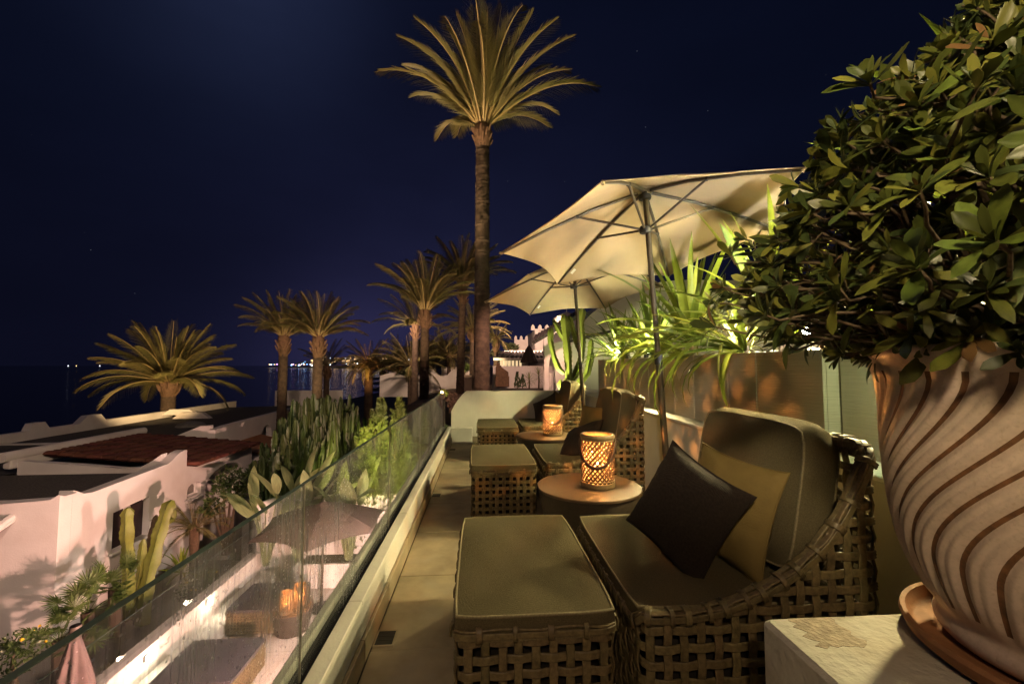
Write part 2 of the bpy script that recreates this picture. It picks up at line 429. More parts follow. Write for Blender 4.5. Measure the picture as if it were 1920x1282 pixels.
# ------------------------------------------------------------------ mesh builder
class MB:
    def __init__(self):
        self.v, self.f = [], []

    def add(self, vs, fs):
        o = len(self.v)
        self.v.extend([tuple(p) for p in vs])
        self.f.extend([tuple(i + o for i in q) for q in fs])
        return self

    def box(self, lo, hi):
        x0, y0, z0 = lo; x1, y1, z1 = hi
        return self.add([(x0, y0, z0), (x1, y0, z0), (x1, y1, z0), (x0, y1, z0), (x0, y0, z1), (x1, y0, z1), (x1, y1, z1), (x0, y1, z1)],
                        [(3, 2, 1, 0), (4, 5, 6, 7), (0, 1, 5, 4), (1, 2, 6, 5), (2, 3, 7, 6), (3, 0, 4, 7)])

    def bbox(self, lo, hi, b=0.01):
        """A box with chamfered edges."""
        x0, y0, z0 = lo; x1, y1, z1 = hi
        b = min(b, (x1 - x0) * .45, (y1 - y0) * .45, (z1 - z0) * .45)
        vs = []
        for z, i in ((z0, b), (z0 + b, 0), (z1 - b, 0), (z1, b)):
            for (px, sx) in ((x0, 1), (x1, -1)):
                pass
            xa, xb, ya, yb = x0 + i, x1 - i, y0 + i, y1 - i
            c = b if i == 0 else b * 0.6
            vs += [(xa + c, ya, z), (xb - c, ya, z), (xb, ya + c, z), (xb, yb - c, z), (xb - c, yb, z), (xa + c, yb, z), (xa, yb - c, z), (xa, ya + c, z)]
        fs = [tuple(range(7, -1, -1)), tuple(range(24, 32))]
        for r in range(3):
            for k in range(8):
                a, d = r * 8 + k, r * 8 + (k + 1) % 8
                fs.append((a, d, d + 8, a + 8))
        return self.add(vs, fs)

    def tube(self, pts, rad, n=8, cap=True, sec=None):
        """Round (or sec-shaped) tube along a path; rad a number or list."""
        pts = [Vector(p) for p in pts]
        m = len(pts)
        rads = rad if hasattr(rad, '__len__') else [rad] * m
        ref = None
        vs = []
        for i, p in enumerate(pts):
            t = (pts[min(i + 1, m - 1)] - pts[max(i - 1, 0)])
            t = t.normalized() if t.length > 1e-9 else Vector((0, 0, 1))
            if ref is None:
                ref = Vector((1, 0, 0)) if abs(t.x) < 0.8 else Vector((0, 1, 0))
            a = (ref - t * ref.dot(t)).normalized()
            ref = a
            b = t.cross(a)
            for k in range(n):
                th = 2 * PI * k / n
                s = rads[i] * (sec[k] if sec else 1)
                vs.append(p + (a * math.cos(th) + b * math.sin(th)) * s)
        fs = []
        for i in range(m - 1):
            for k in range(n):
                k2 = (k + 1) % n
                fs.append((i * n + k, i * n + k2, (i + 1) * n + k2, (i + 1) * n + k))
        if cap:
            fs.append(tuple(range(n - 1, -1, -1)))
            fs.append(tuple(range((m - 1) * n, m * n)))
        return self.add(vs, fs)

    def lathe(self, prof, n=32, c=(0, 0), close=True):
        vs = []
        for (r, z) in prof:
            for k in range(n):
                a = 2 * PI * k / n
                vs.append((c[0] + r * math.cos(a), c[1] + r * math.sin(a), z))
        fs = []
        m = len(prof)
        for i in range(m - 1):
            for k in range(n):
                k2 = (k + 1) % n
                fs.append((i * n + k, i * n + k2, (i + 1) * n + k2, (i + 1) * n + k))
        if close:
            fs.append(tuple(range(n - 1, -1, -1)))
            fs.append(tuple(range((m - 1) * n, m * n)))
        return self.add(vs, fs)

    def prism(self, outline, d0, d1, holes=(), axis='x'):
        """Outline in (a, b) extruded between d0 and d1 along axis; x: (a,b)=(y,z), y: (x,z), z: (x,y)."""
        polys = [list(outline)] + [list(h) for h in holes]
        tris = tessellate_polygon([[Vector((a, b, 0)) for a, b in q] for q in polys])
        flat = [p for q in polys for p in q]

        def P(a, b, d):
            return {'x': (d, a, b), 'y': (a, d, b), 'z': (a, b, d)}[axis]
        n = len(flat)
        vs = [P(a, b, d0) for a, b in flat] + [P(a, b, d1) for a, b in flat]
        fs = [tuple(t) for t in tris] + [tuple(i + n for i in reversed(t)) for t in tris]
        o = 0
        for q in polys:
            k = len(q)
            for i in range(k):
                j = (i + 1) % k
                fs.append((o + i, o + j, o + j + n, o + i + n))
            o += k
        return self.add(vs, fs)

    def grid(self, fn, nu, nv, wrapu=False):
        vs = [fn(i / nu, j / nv) for j in range(nv + 1) for i in range(nu + (0 if wrapu else 1))]
        w = nu if wrapu else nu + 1
        fs = []
        for j in range(nv):
            for i in range(nu):
                i2 = (i + 1) % w
                fs.append((j * w + i, j * w + i2, (j + 1) * w + i2, (j + 1) * w + i))
        return self.add(vs, fs)

    def mesh(self, name, material, smooth=True, angle=40):
        me = bpy.data.meshes.new(name)
        me.from_pydata(self.v, [], self.f)
        me.update()
        if smooth:
            me.polygons.foreach_set('use_smooth', [True] * len(me.polygons))
            if angle < 179:
                me.set_sharp_from_angle(angle=R(angle))
        if material:
            me.materials.append(material)
        return me


def fix_normals(me):
    import bmesh
    bm = bmesh.new(); bm.from_mesh(me)
    bmesh.ops.recalc_face_normals(bm, faces=bm.faces)
    bm.to_mesh(me); bm.free()


def link(name, me, parent=None, loc=None, rot=None, scale=None):
    o = bpy.data.objects.new(name, me)
    COL.objects.link(o)
    if parent is not None:
        o.parent = parent
    if loc is not None:
        o.location = loc
    if rot is not None:
        o.rotation_euler = rot
    if scale is not None:
        o.scale = scale if hasattr(scale, '__len__') else (scale,) * 3
    return o


def obj(name, mb, material, parent=None, loc=None, rot=None, smooth=True, angle=40, fix=False, kind=None, scale=None):
    me = mb.mesh(name, material, smooth, angle)
    if fix:
        fix_normals(me)
    o = link(name, me, parent, loc, rot, scale)
    if kind:
        o['kind'] = kind
    return o


def tag(o, label, cat, group=None):
    o['label'] = label; o['category'] = cat
    if group:
        o['group'] = group
    return o


def thing(name, label, cat, loc=(0, 0, 0), rotz=0.0, group=None, rot=None):
    o = bpy.data.objects.new(name, None)
    COL.objects.link(o)
    o.empty_display_size = 0.1
    o.location = loc
    o.rotation_euler = rot if rot else (0, 0, rotz)
    return tag(o, label, cat, group)


def struct(name, mb, material, smooth=True, angle=40, fix=False):
    o = obj(name, mb, material, None, smooth=smooth, angle=angle, fix=fix)
    o['kind'] = 'structure'
    return o


def kids(o):
    return [c for c in CH.get(o.name, [])]


def child_map():
    CH.clear()
    for o in COL.objects:
        if o.parent:
            CH.setdefault(o.parent.name, []).append(o)


CH = {}


def copy_tree(o, parent=None, recol=None):
    c = o.copy(); COL.objects.link(c)
    if parent is not None:
        c.parent = parent
    if recol and c.type == 'MESH' and c.material_slots and c.material_slots[0].material in recol:
        c.material_slots[0].link = 'OBJECT'
        c.material_slots[0].material = recol[o.material_slots[0].material]
    for ch in kids(o):
        copy_tree(ch, c, recol)
    return c


def dup(o, label, loc, rotz=None, group=None, recol=None):
    child_map()
    c = copy_tree(o, None, recol)
    c['label'] = label
    if group:
        c['group'] = group
    c.location = loc
    if rotz is not None:
        c.rotation_euler = (0, 0, rotz)
    return c


def lamp(name, kind, loc, energy, color, parent=None, size=0.03, target=None, spot=60, blend=0.5):
    d = bpy.data.lights.new(name, kind)
    d.energy = energy; d.color = color
    if kind in ('POINT', 'SPOT'):
        d.shadow_soft_size = size
    if kind == 'SPOT':
        d.spot_size = R(spot); d.spot_blend = blend
    o = bpy.data.objects.new(name, d)
    COL.objects.link(o)
    o.location = loc
    if target is not None:
        o.rotation_euler = (Vector(target) - Vector(loc)).to_track_quat('-Z', 'Y').to_euler()
    if parent is not None:
        o.parent = parent
        if parent.parent is None:
            o.matrix_parent_inverse = Matrix.LocRotScale(parent.location, parent.rotation_euler, parent.scale).inverted()
    return o


def sstep(a, b, x):
    t = min(1, max(0, (x - a) / (b - a)))
    return t * t * (3 - 2 * t)

# ================================================================== THE SETTING
# ------------------------------------------------------------------ terrain and sea
def ground_z(x, y):
    zr = -5.6 + 5.5 * sstep(11.6, 17, y)
    right = sstep(-7.5, -2.5, x)
    z = -5.3 + (zr + 5.3) * right
    z += 7.0 * sstep(14, 120, x) * sstep(12, 60, y)
    shore = -22 - 0.235 * max(0, y - 30)
    sea = sstep(shore + 2.5, shore - 5, x)
    if y > 60:
        z = min(z, -0.1 + 9 * sstep(0, 90, x + 0.1 * y)) - 6 * sstep(60, 200, y) * (1 - sstep(-0.1 * y, 0.1 * y, x))
    return z * (1 - sea) + (-15.0) * sea


xs = [-400, -250, -160, -110, -80, -60, -48, -40, -34] + [-30 + 1.0 * i for i in range(40)] + [12, 16, 22, 30, 45, 70, 110, 180, 300, 600]
ys = [-30, -10, 0, 4, 8] + [10 + 1.0 * i for i in range(40)] + [52, 58, 66, 76, 90, 110, 140, 180, 240, 320, 430, 600, 900, 1400, 2200]
g = MB()
g.v = [(x, y, ground_z(x, y)) for y in ys for x in xs]
nx = len(xs)
g.f = [(j * nx + i, j * nx + i + 1, (j + 1) * nx + i + 1, (j + 1) * nx + i) for j in range(len(ys) - 1) for i in range(nx - 1)]
struct('ground', g, M_GROUND, angle=180)
s = MB(); s.add([(-14000, -200, -12), (9000, -200, -12), (9000, 16000, -12), (-14000, 16000, -12)], [(0, 1, 2, 3)])
struct('sea', s, M_SEA)

# far shore with the town
hl = MB()
pts = []
for i in range(61):
    t = i / 60
    px = 500 + 290 * t
    base = atY(px, 684, 2400 - 900 * t)
    top = 4 + 46 * sstep(0.25, 1.0, t) + 7 * math.sin(i * 1.7) * t
    pts.append((base.x, base.y, top))
vs = []
for (x, y, h) in pts:
    vs += [(x, y - 60, -12.5), (x + 5, y + 40, h * .35 - 8), (x + 10, y + 300, h - 8), (x + 15, y + 700, -12.5)]
fs = []
for i in range(60):
    for k in range(3):
        fs.append((i * 4 + k, (i + 1) * 4 + k, (i + 1) * 4 + k + 1, i * 4 + k + 1))
hl.add(vs, fs)
struct('far_hills', hl, M_GROUND, angle=180, fix=True)

# ------------------------------------------------------------------ our terrace
XK = -0.527      # skirting face
fl = MB(); fl.box((-0.665, -3.0, -0.30), (3.4, 8.0, -0.012))
FLOOR = struct('terrace_floor', fl, M_GROUT)
TX = [XK + 0.002, 0.275, 1.075, 1.745]
y = -2.75
tiles_seed = []
k = 0
row = 0
yy = [-2.9 + 0.72 * i for i in range(15)]
for j in range(len(yy)):
    for i in range(3):
        x0, x1 = TX[i] + 0.002, TX[i + 1] - 0.002
        y0, y1 = yy[j] + 0.002, min(yy[j] + 0.718, 7.74)
        if y1 - y0 < 0.1:
            continue
        tb = MB(); tb.bbox((x0, y0, -0.03), (x1, y1, 0.0 + random.uniform(-0.0008, 0.0008)), 0.002)
        obj('floor_tile', tb, M_MARBLE, FLOOR, angle=25)

# kerb under the glass: face, coping slabs, skirting slabs
kb = MB(); kb.box((-0.605, -3.0, -0.02), (XK - 0.022, 7.62, 0.262))
KERB = struct('kerb', kb, M_PLASTER)
for j in range(9):
    y0 = -2.6 + 1.16 * j; y1 = min(y0 + 1.158, 7.60)
    cb = MB(); cb.bbox((-0.603, y0, 0.262), (XK - 0.012, y1, 0.285), 0.004)
    obj('coping_slab', cb, M_PLASTER, KERB, angle=25)
    sb = MB(); sb.bbox((XK - 0.020, y0, 0.0005), (XK, y1, 0.112), 0.003)
    obj('skirting_slab', sb, M_MARBLE, KERB, angle=25)
ch = MB(); ch.box((-0.672, -3.0, 0.18), (-0.607, 7.6, 0.245))
obj('glass_channel', ch, M_CAULK, KERB)
ob = MB(); ob.bbox((-0.715, -3.0, -0.3), (-0.674, 7.6, 0.275), 0.008)
obj('outer_coping', ob, M_PLASTER, KERB, angle=25)

# floor drains along the skirting
for i, (u, v) in enumerate(((714, 1197), (815, 929), (848, 843))):
    p = atZ(u, v, 0.0)
    lab = ('dark slot drain in the floor beside the near ottoman, biggest of the drains',
           'dark slot drain at the skirting opposite the second ottoman',
           'small dark slot drain in the floor nearest the back wall')[i]
    t = thing('floor_drain', lab, 'drain', (XK + 0.052, p.y, 0.002), group='slot drains along the glass side')
    d = MB(); d.box((-0.042, -0.055, -0.001), (0.042, 0.055, 0.002)); obj('drain_dark_plate', d, M_CAULK, t)  # flat near-black plate paints the shade of an open well
    d = MB()
    d.box((-0.050, -0.063, -0.001), (-0.042, 0.063, 0.004)); d.box((0.042, -0.063, -0.001), (0.050, 0.063, 0.004))
    d.box((-0.042, -0.063, -0.001), (0.042, -0.055, 0.004)); d.box((-0.042, 0.055, -0.001), (0.042, 0.063, 0.004))
    obj('drain_rim', d, M_MARBLE, t)
    for s_ in (-0.02, 0.012):
        d = MB(); d.box((-0.040, s_, 0.001), (0.040, s_ + 0.008, 0.0035)); obj('drain_bar', d, M_BLACK, t)

# back wall with its scooped end
ol = [(-0.548, 0.0), (-0.548, 0.545)]
for i in range(9):
    t = i / 8
    a = t * PI / 2
    ol.append((-0.548 + 0.262 * (1 - math.cos(a)) * 0.55 + 0.262 * 0.45 * t, 0.545 + 0.350 * (0.55 * math.sin(a * 0.9) / math.sin(PI / 2 * 0.9) + 0.45 * t) ** 1.25))
ol += [(0.6, 0.897), (1.5, 0.893), (3.3, 0.893), (3.3, 0.0)]
b = MB(); b.prism(ol, 7.62, 7.80, axis='y')
BW = thing('back_wall', 'low rendered wall with a scooped shoulder closing the far end of the terrace', 'wall', (0, 0, 0))
obj('wall_body', b, M_PLASTER, BW, fix=True, angle=30)
b = MB(); b.bbox((-0.546, 7.52, 0.0), (-0.175, 7.618, 0.268), 0.006); obj('wall_step', b, M_PLASTER, BW, angle=25)
b = MB(); b.bbox((-0.52, 7.602, 0.001), (1.74, 7.6195, 0.11), 0.003); obj('skirting', b, M_MARBLE, BW, angle=25)

# glass balustrade: one pane per part
GB = thing('glass_balustrade', 'clear frameless glass balustrade on the terrace kerb, streaked with dried salt', 'balustrade', (-0.64, 0, 0))
edges = [-1.30, 0.155, 1.600, 3.020, 4.460, 5.900, 7.35]
for a, b_ in zip(edges[:-1], edges[1:]):
    g = MB(); g.box((-0.008, a + 0.003, 0.215), (0.008, b_ - 0.003, 0.925))
    pane = obj('glass_pane', g, M_GLASS, GB, smooth=False)
    g = MB(); g.bbox((-0.0085, a + 0.003, 0.9252), (0.0085, b_ - 0.003, 0.9275), 0.0008)
    obj('polished_edge', g, M_EDGE, pane, smooth=False)
    for yy_ in (a + 0.0028, b_ - 0.0028):
        dy = 0.0010 * (1 if yy_ > (a + b_) / 2 else -1)
        g = MB(); g.box((0.002, min(yy_, yy_ + dy), 0.215), (0.0082, max(yy_, yy_ + dy), 0.925))
        obj('polished_edge', g, M_JOINT, pane, smooth=False)

# right side: low wall with cap, planters on it
LW = thing('low_wall', 'low rendered wall behind the sofas carrying the row of planters', 'wall', (0, 0, 0))
b = MB(); b.box((1.76, -2.5, 0.0), (2.62, 7.61, 0.835)); obj('wall_body', b, M_PLASTER, LW)
b = MB(); b.bbox((1.735, -2.5, 0.836), (2.62, 7.61, 0.865), 0.006); obj('wall_cap', b, M_PLASTER, LW, angle=25)

PLY = [(-0.55, 0.42), (0.44, 1.41), (1.43, 2.255), (2.27, 3.19), (3.205, 4.125), (4.14, 5.06), (5.075, 5.995), (6.01, 6.93)]
PLAB = ['pale ribbed planter standing nearest to the camera, out of the lantern light',
        'pale ribbed planter behind the big striped pot',
        'pale ribbed planter set back just beyond the striped pot, washed with green light',
        'pale planter box behind the back cushion of the nearest sofa',
        'pale planter box behind the near umbrella pole, leaves hanging over its face',
        'pale planter box behind the second sofa back',
        'pale planter box between the second and the farthest sofa',
        'pale planter box at the far end of the row beside the cactus']
PLANTERS = []
for i, ((a, b_), lab) in enumerate(zip(PLY, PLAB)):
    off = 0.09 if i == 2 else 0.0
    t = thing('planter', lab, 'planter', (1.90 + off, a, 0.866), group='planter boxes on the low wall')
    w, L, h = 0.58, b_ - a, 0.575
    q = MB()
    cuts = [0.0] + [c_ - a for c_ in (2.55, 2.86, 3.13, 3.44, 3.75, 4.45, 4.80, 5.30, 5.62, 6.2, 6.55) if a + .12 < c_ < b_ - .12] + [L]  # front split where bands of lamp light change; steps and tints imitate them
    for n_, (c0_, c1_) in enumerate(zip(cuts[:-1], cuts[1:])):
        st_ = 0.006 * (n_ % 2)
        q = MB(); q.bbox((st_, c0_ + .0012, 0), (0.022, c1_ - .0012, h), 0.002); obj('front_light_band', q, M_PLANTER, t, angle=25)
    q = MB(); q.box((w - 0.022, 0, 0), (w, L, h)); obj('rear_board', q, M_PLANTER, t)
    for s_ in (0.0, L - 0.022):
        q = MB(); q.box((0.0225, s_, 0), (w - 0.0225, s_ + 0.022, h - 0.001)); obj('end_board', q, M_PLANTER, t)
    q = MB(); q.box((0.023, 0.0225, 0.02), (w - 0.023, L - 0.0225, h - 0.06)); obj('soil', q, M_SOIL, t)
    PLANTERS.append(t)
# white pebbles heaped in every planter: one cheap stone shape, many copies joined
ico = [(math.cos(k * PI / 3) * (0.55 if j else 1.0) * (1), math.sin(k * PI / 3) * (0.55 if j else 1.0), 0.62 if j else 0.0) for j in (0, 1) for k in range(6)]
for t, (a, b_) in zip(PLANTERS, PLY):
    q = MB(); L = b_ - a
    for n in range(190):
        cx, cy = random.uniform(0.05, 0.53), random.uniform(0.05, L - 0.05)
        s_ = random.uniform(0.018, 0.042)
        z = 0.575 - 0.055 + random.uniform(0.0, 0.05)
        sx, sy, sz = s_ * random.uniform(.8, 1.5), s_ * random.uniform(.8, 1.2), s_ * random.uniform(.6, 1)
        a_ = random.uniform(0, PI); ca, sa = math.cos(a_), math.sin(a_)
        vs = []
        for (x, y, zz) in ico:
            X, Y = x * sx, y * sy
            vs.append((cx + X * ca - Y * sa, cy + X * sa + Y * ca, z + zz * sz))
        vs.append((cx, cy, z + 0.85 * sz)); 
        fs = [(k, (k + 1) % 6, 6 + (k + 1) % 6, 6 + k) for k in range(6)] + [(6 + k, 6 + (k + 1) % 6, 12) for k in range(6)]
        q.add(vs, fs)
    obj('pebbles', q, M_PEBBLE, t, angle=180, kind='stuff')

# plastered garden wall behind the planters, and a gabled house end beyond
b = MB(); b.prism([(-3, -0.3), (-3, 2.3), (5.0, 2.25), (7.2, 2.35), (7.8, 2.2), (9.5, 2.2), (9.5, -0.3)], 3.35, 3.60, axis='x')
t = thing('garden_wall', 'tall grey rendered wall in the dark behind the planter leaves', 'wall', (0, 0, 0))
obj('wall_body', b, M_HOUSE, t, fix=True, angle=30)
gy = 12.0
arc = [(2.55, 0.0), (2.55, 2.2)]
for i in range(13):
    a = PI * i / 12
    arc.append((4.0 - 1.35 * math.cos(a) * 1.0 if False else 2.65 + 3.4 * (1 - math.cos(a / 2)), 2.2 + 1.65 * math.sin(a / 2) ** 1.4))
arc += [(9, 3.85), (9, 0)]
t = thing('gable_house', 'dim rendered house end with a rounded shoulder behind the far planters', 'house', (0, 0, 0))
b = MB(); b.prism(arc, gy, gy + 5, axis='y'); obj('wall', b, M_HOUSE, t, fix=True, angle=30)
b = MB(); b.prism([(2.3, 1.95), (3.35, 2.2), (3.35, 2.26), (2.3, 2.02)], 9.6, 11.99, axis='y'); obj('lean_to_roof', b, M_ROOFTILE2, t, fix=True)

# pedestal the big pot stands on
PD = thing('pedestal', 'worn white plastered block pedestal under the big striped pot, chipped at a corner', 'pedestal', (0, 0, 0))
b = MB()


def ped(u, v):
    return None


b.bbox((0.832, -0.6, 0.0), (2.4, 1.262, 0.60), 0.012)
obj('block', b, M_PEDESTAL, PD, angle=20)
b = MB()
rj = random.Random(3)
chip = [(0.905, 1.2505)]
for i_ in range(9): chip.append((0.905 + .012 * math.sin(i_ * 2.1) + rj.uniform(-.006, .006), 1.24 - i_ * .014))
for i_ in range(7): chip.append((0.915 + .017 * i_, 1.118 + rj.uniform(-.008, .008)))
for i_ in range(10): chip.append((1.035 + .010 * math.sin(i_ * 1.7) + rj.uniform(-.006, .006), 1.125 + i_ * .0138))
b.prism(chip, 0.5985, 0.6008, axis='z')
obj('plaster_flake', b, M_PATCH, PD, fix=True)

# ------------------------------------------------------------------ lower terrace
ZL = -3.9
lf = MB(); lf.box((-5.9, -2, ZL - 0.3), (-0.3, 11.6, ZL - 0.012))
LFLOOR = struct('lower_terrace_floor', lf, M_GROUT)
for j in range(15):
    for i in range(6):
        x0 = -5.35 + 0.82 * i; y0 = -0.6 + 0.82 * j
        q = MB(); q.bbox((x0 + .003, y0 + .003, ZL - 0.03), (min(x0 + .817, -0.31), min(y0 + .817, 11.3), ZL), 0.002)
        obj('floor_tile', q, M_LFLOOR, LFLOOR, smooth=False)
# our own storey below the terrace slab
t = thing('terrace_house', 'white storey carrying the terrace, its lit side facing the lower terrace', 'house', (0, 0, 0))
q = MB(); q.box((-0.70, -3.0, ZL - 0.2), (-0.50, 11.4, -0.305)); obj('lower_wall', q, M_HOUSE, t)
# parapet
LP = thing('lower_parapet', 'low white parapet wall along the outer edge of the lower terrace', 'wall', (0, 0, 0))
q = MB(); q.bbox((-5.70, -1.0, ZL - 1.6), (-5.44, 11.2, -3.25), 0.01); obj('wall_body', q, M_PLASTER, LP, angle=25)
q = MB(); q.bbox((-5.437, -1.0, ZL), (-5.0, 11.18, ZL + 0.22), 0.01)
obj('bench_ledge', q, M_PLASTER, LP, angle=25)
# back wall of the lower terrace and its raised bed
q = MB(); q.prism([(-5.70, ZL - 1.4), (-5.70, -2.15), (-5.2, -1.98), (-3.0, -1.98), (-0.72, -1.98), (-0.72, ZL - 1.4)], 11.32, 11.52, axis='y')
LB = thing('lower_back_wall', 'white wall closing the far end of the lower terrace behind the banana leaves', 'wall', (0, 0, 0))
obj('wall_body', q, M_PLASTER, LB, fix=True, angle=30)
BP = thing('banana_bed', 'long white raised planting bed at the end of the lower terrace', 'planter', (-3.3, 10.95, ZL))
q = MB(); q.bbox((-1.15, -0.30, 0), (1.55, -0.22, 0.55), 0.01); obj('front_panel', q, M_PLASTER, BP, angle=25)
q = MB(); q.bbox((-1.15, -0.219, 0), (-1.07, 0.36, 0.55), 0.01); obj('end_panel', q, M_PLASTER, BP, angle=25)
q = MB(); q.box((-1.069, -0.219, 0), (1.55, 0.36, 0.50)); obj('soil', q, M_SOIL, BP)
# lower glass
LG = thing('lower_glass_balustrade', 'glass balustrade on the parapet of the lower terrace', 'balustrade', (-5.56, 0, 0))
for a, b_ in ((-0.9, 1.7), (1.72, 4.2), (4.22, 6.7), (6.72, 9.0), (9.02, 11.1)):
    q = MB(); q.box((-0.008, a, -3.245), (0.008, b_, -2.62)); pane = obj('glass_pane', q, M_GLASSL, LG, smooth=False)
    q = MB(); q.box((-0.009, a, -2.6195), (0.009, b_, -2.612)); obj('polished_edge', q, M_EDGE, pane, smooth=False)
q = MB(); q.box((-0.03, 11.11, -3.245), (0.03, 11.17, -2.55)); obj('end_post', q, M_STEEL, LG)

# ------------------------------------------------------------------ white house to the left
XH = -8.2
YC = 9.04
HS = thing('white_house', 'long white house with scalloped parapet, gravel roof and red tiled porch roof', 'house', (0, 0, 0))


def pv(u, v):
    p = atX(u, v, XH); return (p.y, p.z)


def arch(y0, y1, z0, zs, zt, n=8):
    """Opening outline: straight sides to zs, arched top to zt."""
    o = [(y0, z0), (y0, zs)]
    for i in range(1, n):
        a = PI * i / n
        o.append(((y0 + y1) / 2 - (y1 - y0) / 2 * math.cos(a), zs + (zt - zs) * math.sin(a)))
    o += [(y1, zs), (y1, z0)]
    return o


top = [(YC + .262, -5.4), (YC + .262, -1.165), (9.33, -1.16), (9.42, -1.21), (9.55, -1.29), (9.75, -1.32), (10.2, -1.30), (11.4, -1.24), (11.9, -1.22), (12.05, -1.17), (12.2, -1.08), (12.35, -1.01), (12.5, -0.99), (12.62, -0.99), (12.63, -1.46), (16.0, -1.49), (16.0, -5.4)]
win1 = [(10.29, -2.80), (10.29, -1.93), (11.33, -1.87), (11.33, -2.80)]
win2 = arch(12.70, 13.28, -2.36, -2.12, -1.98, 6)
porch = arch(13.45, 15.55, -5.39, -2.35, -1.80, 10)
q = MB(); q.prism(top, XH - 0.26, XH, [win1, win2, porch], axis='x')
obj('side_wall', q, M_HOUSE, HS, fix=True, angle=30)
# wall facing the camera side
e0 = atY(0, 945, YC); e1 = atY(75, 940, YC)
fr = [(-17.0, -5.4), (-17.0, e0.z), (e0.x, e0.z), (e1.x, e1.z + 0.01), (e1.x + 0.18, e1.z + .03), (e1.x + 0.33, e1.z + 0.12), (e1.x + .45, -1.19), (XH, -1.17), (XH, -5.4)]
q = MB(); q.prism(fr, YC, YC + 0.26, axis='y'); obj('end_wall', q, M_HOUSE, HS, fix=True, angle=30)
q = MB(); q.add([(-17, YC + .262, -1.50), (XH - .262, YC + .262, -1.48), (XH - .262, 12.0, -1.46), (-17, 12.0, -1.48)], [(0, 1, 2, 3)])
obj('gravel_roof', q, M_GRAVEL, HS)
# spout
p = atY(25, 978, YC)
q = MB(); q.tube([(p.x - .05, YC, p.z + .06), (p.x + 0.02, YC - 0.35, p.z - 0.03), (p.x + 0.05, YC - 0.55, p.z - 0.10)], [0.09, 0.08, 0.07], 8)
obj('rain_spout', q, M_HOUSE, HS)
# shuttered window
wf = MB()
wf.box((XH - 0.20, 10.30, -2.79), (XH - 0.16, 11.32, -1.95)); wn_o = obj('window', wf, M_WINDOW, HS)
for a, b_ in ((10.31, 10.72), (10.90, 11.31)):
    q = MB(); q.box((XH - 0.155, a, -2.78), (XH - 0.13, b_, -1.97)); sh = obj('shutter', q, M_SHUTTER, wn_o)
q = MB(); q.box((XH - 0.157, 10.725, -2.785), (XH - 0.10, 10.895, -1.955)); obj('frame', q, M_FRAME, wn_o)
q = MB(); q.bbox((XH - 0.12, 10.24, -2.87), (XH + 0.06, 11.38, -2.805), 0.01); obj('sill', q, M_FRAME, wn_o)
q = MB(); q.prism(arch(12.74, 13.24, -2.33, -2.13, -2.01, 6), XH - 0.20, XH - 0.17, axis='x'); w2 = obj('window', q, M_FROST, HS, fix=True)
q = MB(); q.prism(arch(12.705, 13.275, -2.355, -2.125, -1.985, 6), XH - 0.165, XH - 0.12, [arch(12.76, 13.22, -2.31, -2.14, -2.03, 6)], axis='x'); obj('frame', q, M_FRAME, w2, fix=True)
q = MB(); q.bbox((XH - 0.11, 12.62, -2.46), (XH + 0.08, 13.36, -2.395), 0.01); obj('sill', q, M_FRAME, w2)
# porch recess
q = MB(); q.box((XH - 1.9, 13.2, -5.39), (XH - 1.75, 15.8, -1.6)); obj('porch_wall', q, M_HOUSE, HS)
q = MB(); q.box((XH - 1.74, 13.2, -5.39), (XH - 0.262, 13.32, -1.6)); obj('porch_wall', q, M_HOUSE, HS)
q = MB(); q.box((XH - 1.74, 15.68, -5.39), (XH - 0.262, 15.8, -1.6)); obj('porch_wall', q, M_HOUSE, HS)
# lantern in the porch
q = MB()
for sx in (-.07, .07):
    for sy in (-.07, .07):
        q.box((XH - .5 + sx - .008, 13.75 + sy - .008, -2.55), (XH - .5 + sx + .008, 13.75 + sy + .008, -2.25))
q.box((XH - .58, 13.67, -2.57), (XH - .42, 13.83, -2.55)); q.box((XH - .58, 13.67, -2.25), (XH - .42, 13.83, -2.23)); q.box((XH - .505, 13.745, -2.23), (XH - .495, 13.755, -1.9))
obj('porch_lantern', q, M_BLACK, HS)

# tiled lean-to roof: barrel tiles laid in courses from the ridge down to the eave
RT = obj('tile_roof', MB().add([(-12.0, 12.66, -1.10), (-7.95, 12.66, -1.47), (-7.95, 16.1, -1.47), (-12.0, 16.1, -1.10)], [(0, 1, 2, 3)]), M_ROOFTILE, HS)
NCOL, NROW = 15, 11
Ls = 4.15 / NROW
slope = -0.37 / 4.05
tq = MB()
n = 5
vs = []
for (xx, rr, zz) in ((0, 0.105, 0.018), (Ls * 1.12, 0.120, 0.045)):
    for k in range(n + 1):
        a = PI * k / n
        vs.append((xx, math.cos(a) * rr, math.sin(a) * rr * 0.75 + zz + slope * xx))
tq.add(vs, [(k, k + 1, n + 2 + k, n + 1 + k) for k in range(n)] + [tuple(range(n + 1, 2 * n + 2))])
tile_me = tq.mesh('barrel_tile', M_ROOFTILE)
fix_normals(tile_me)
for c in range(NCOL):
    for r_ in range(NROW):
        y0 = 12.78 + c * (16.1 - 12.78) / NCOL
        x0 = -12.0 + r_ * Ls * 0.985
        link('tile', tile_me, RT, (x0 + random.uniform(-.015, .015), y0 + random.uniform(-.008, .008), -1.10 + slope * (x0 + 12.0) + 0.0 + random.uniform(-.004, .006)), (0, 0, random.uniform(-.015, .015)))
q = MB(); q.bbox((-12.22, 11.9, -1.30), (-12.01, 16.3, -0.97), 0.03); obj('ridge_wall', q, M_HOUSE, HS)
q = MB(); q.tube([(-12.1, 11.75, -0.98), (-12.1, 16.3, -0.98)], 0.13, 10); obj('ridge_cap', q, M_HOUSE, HS)
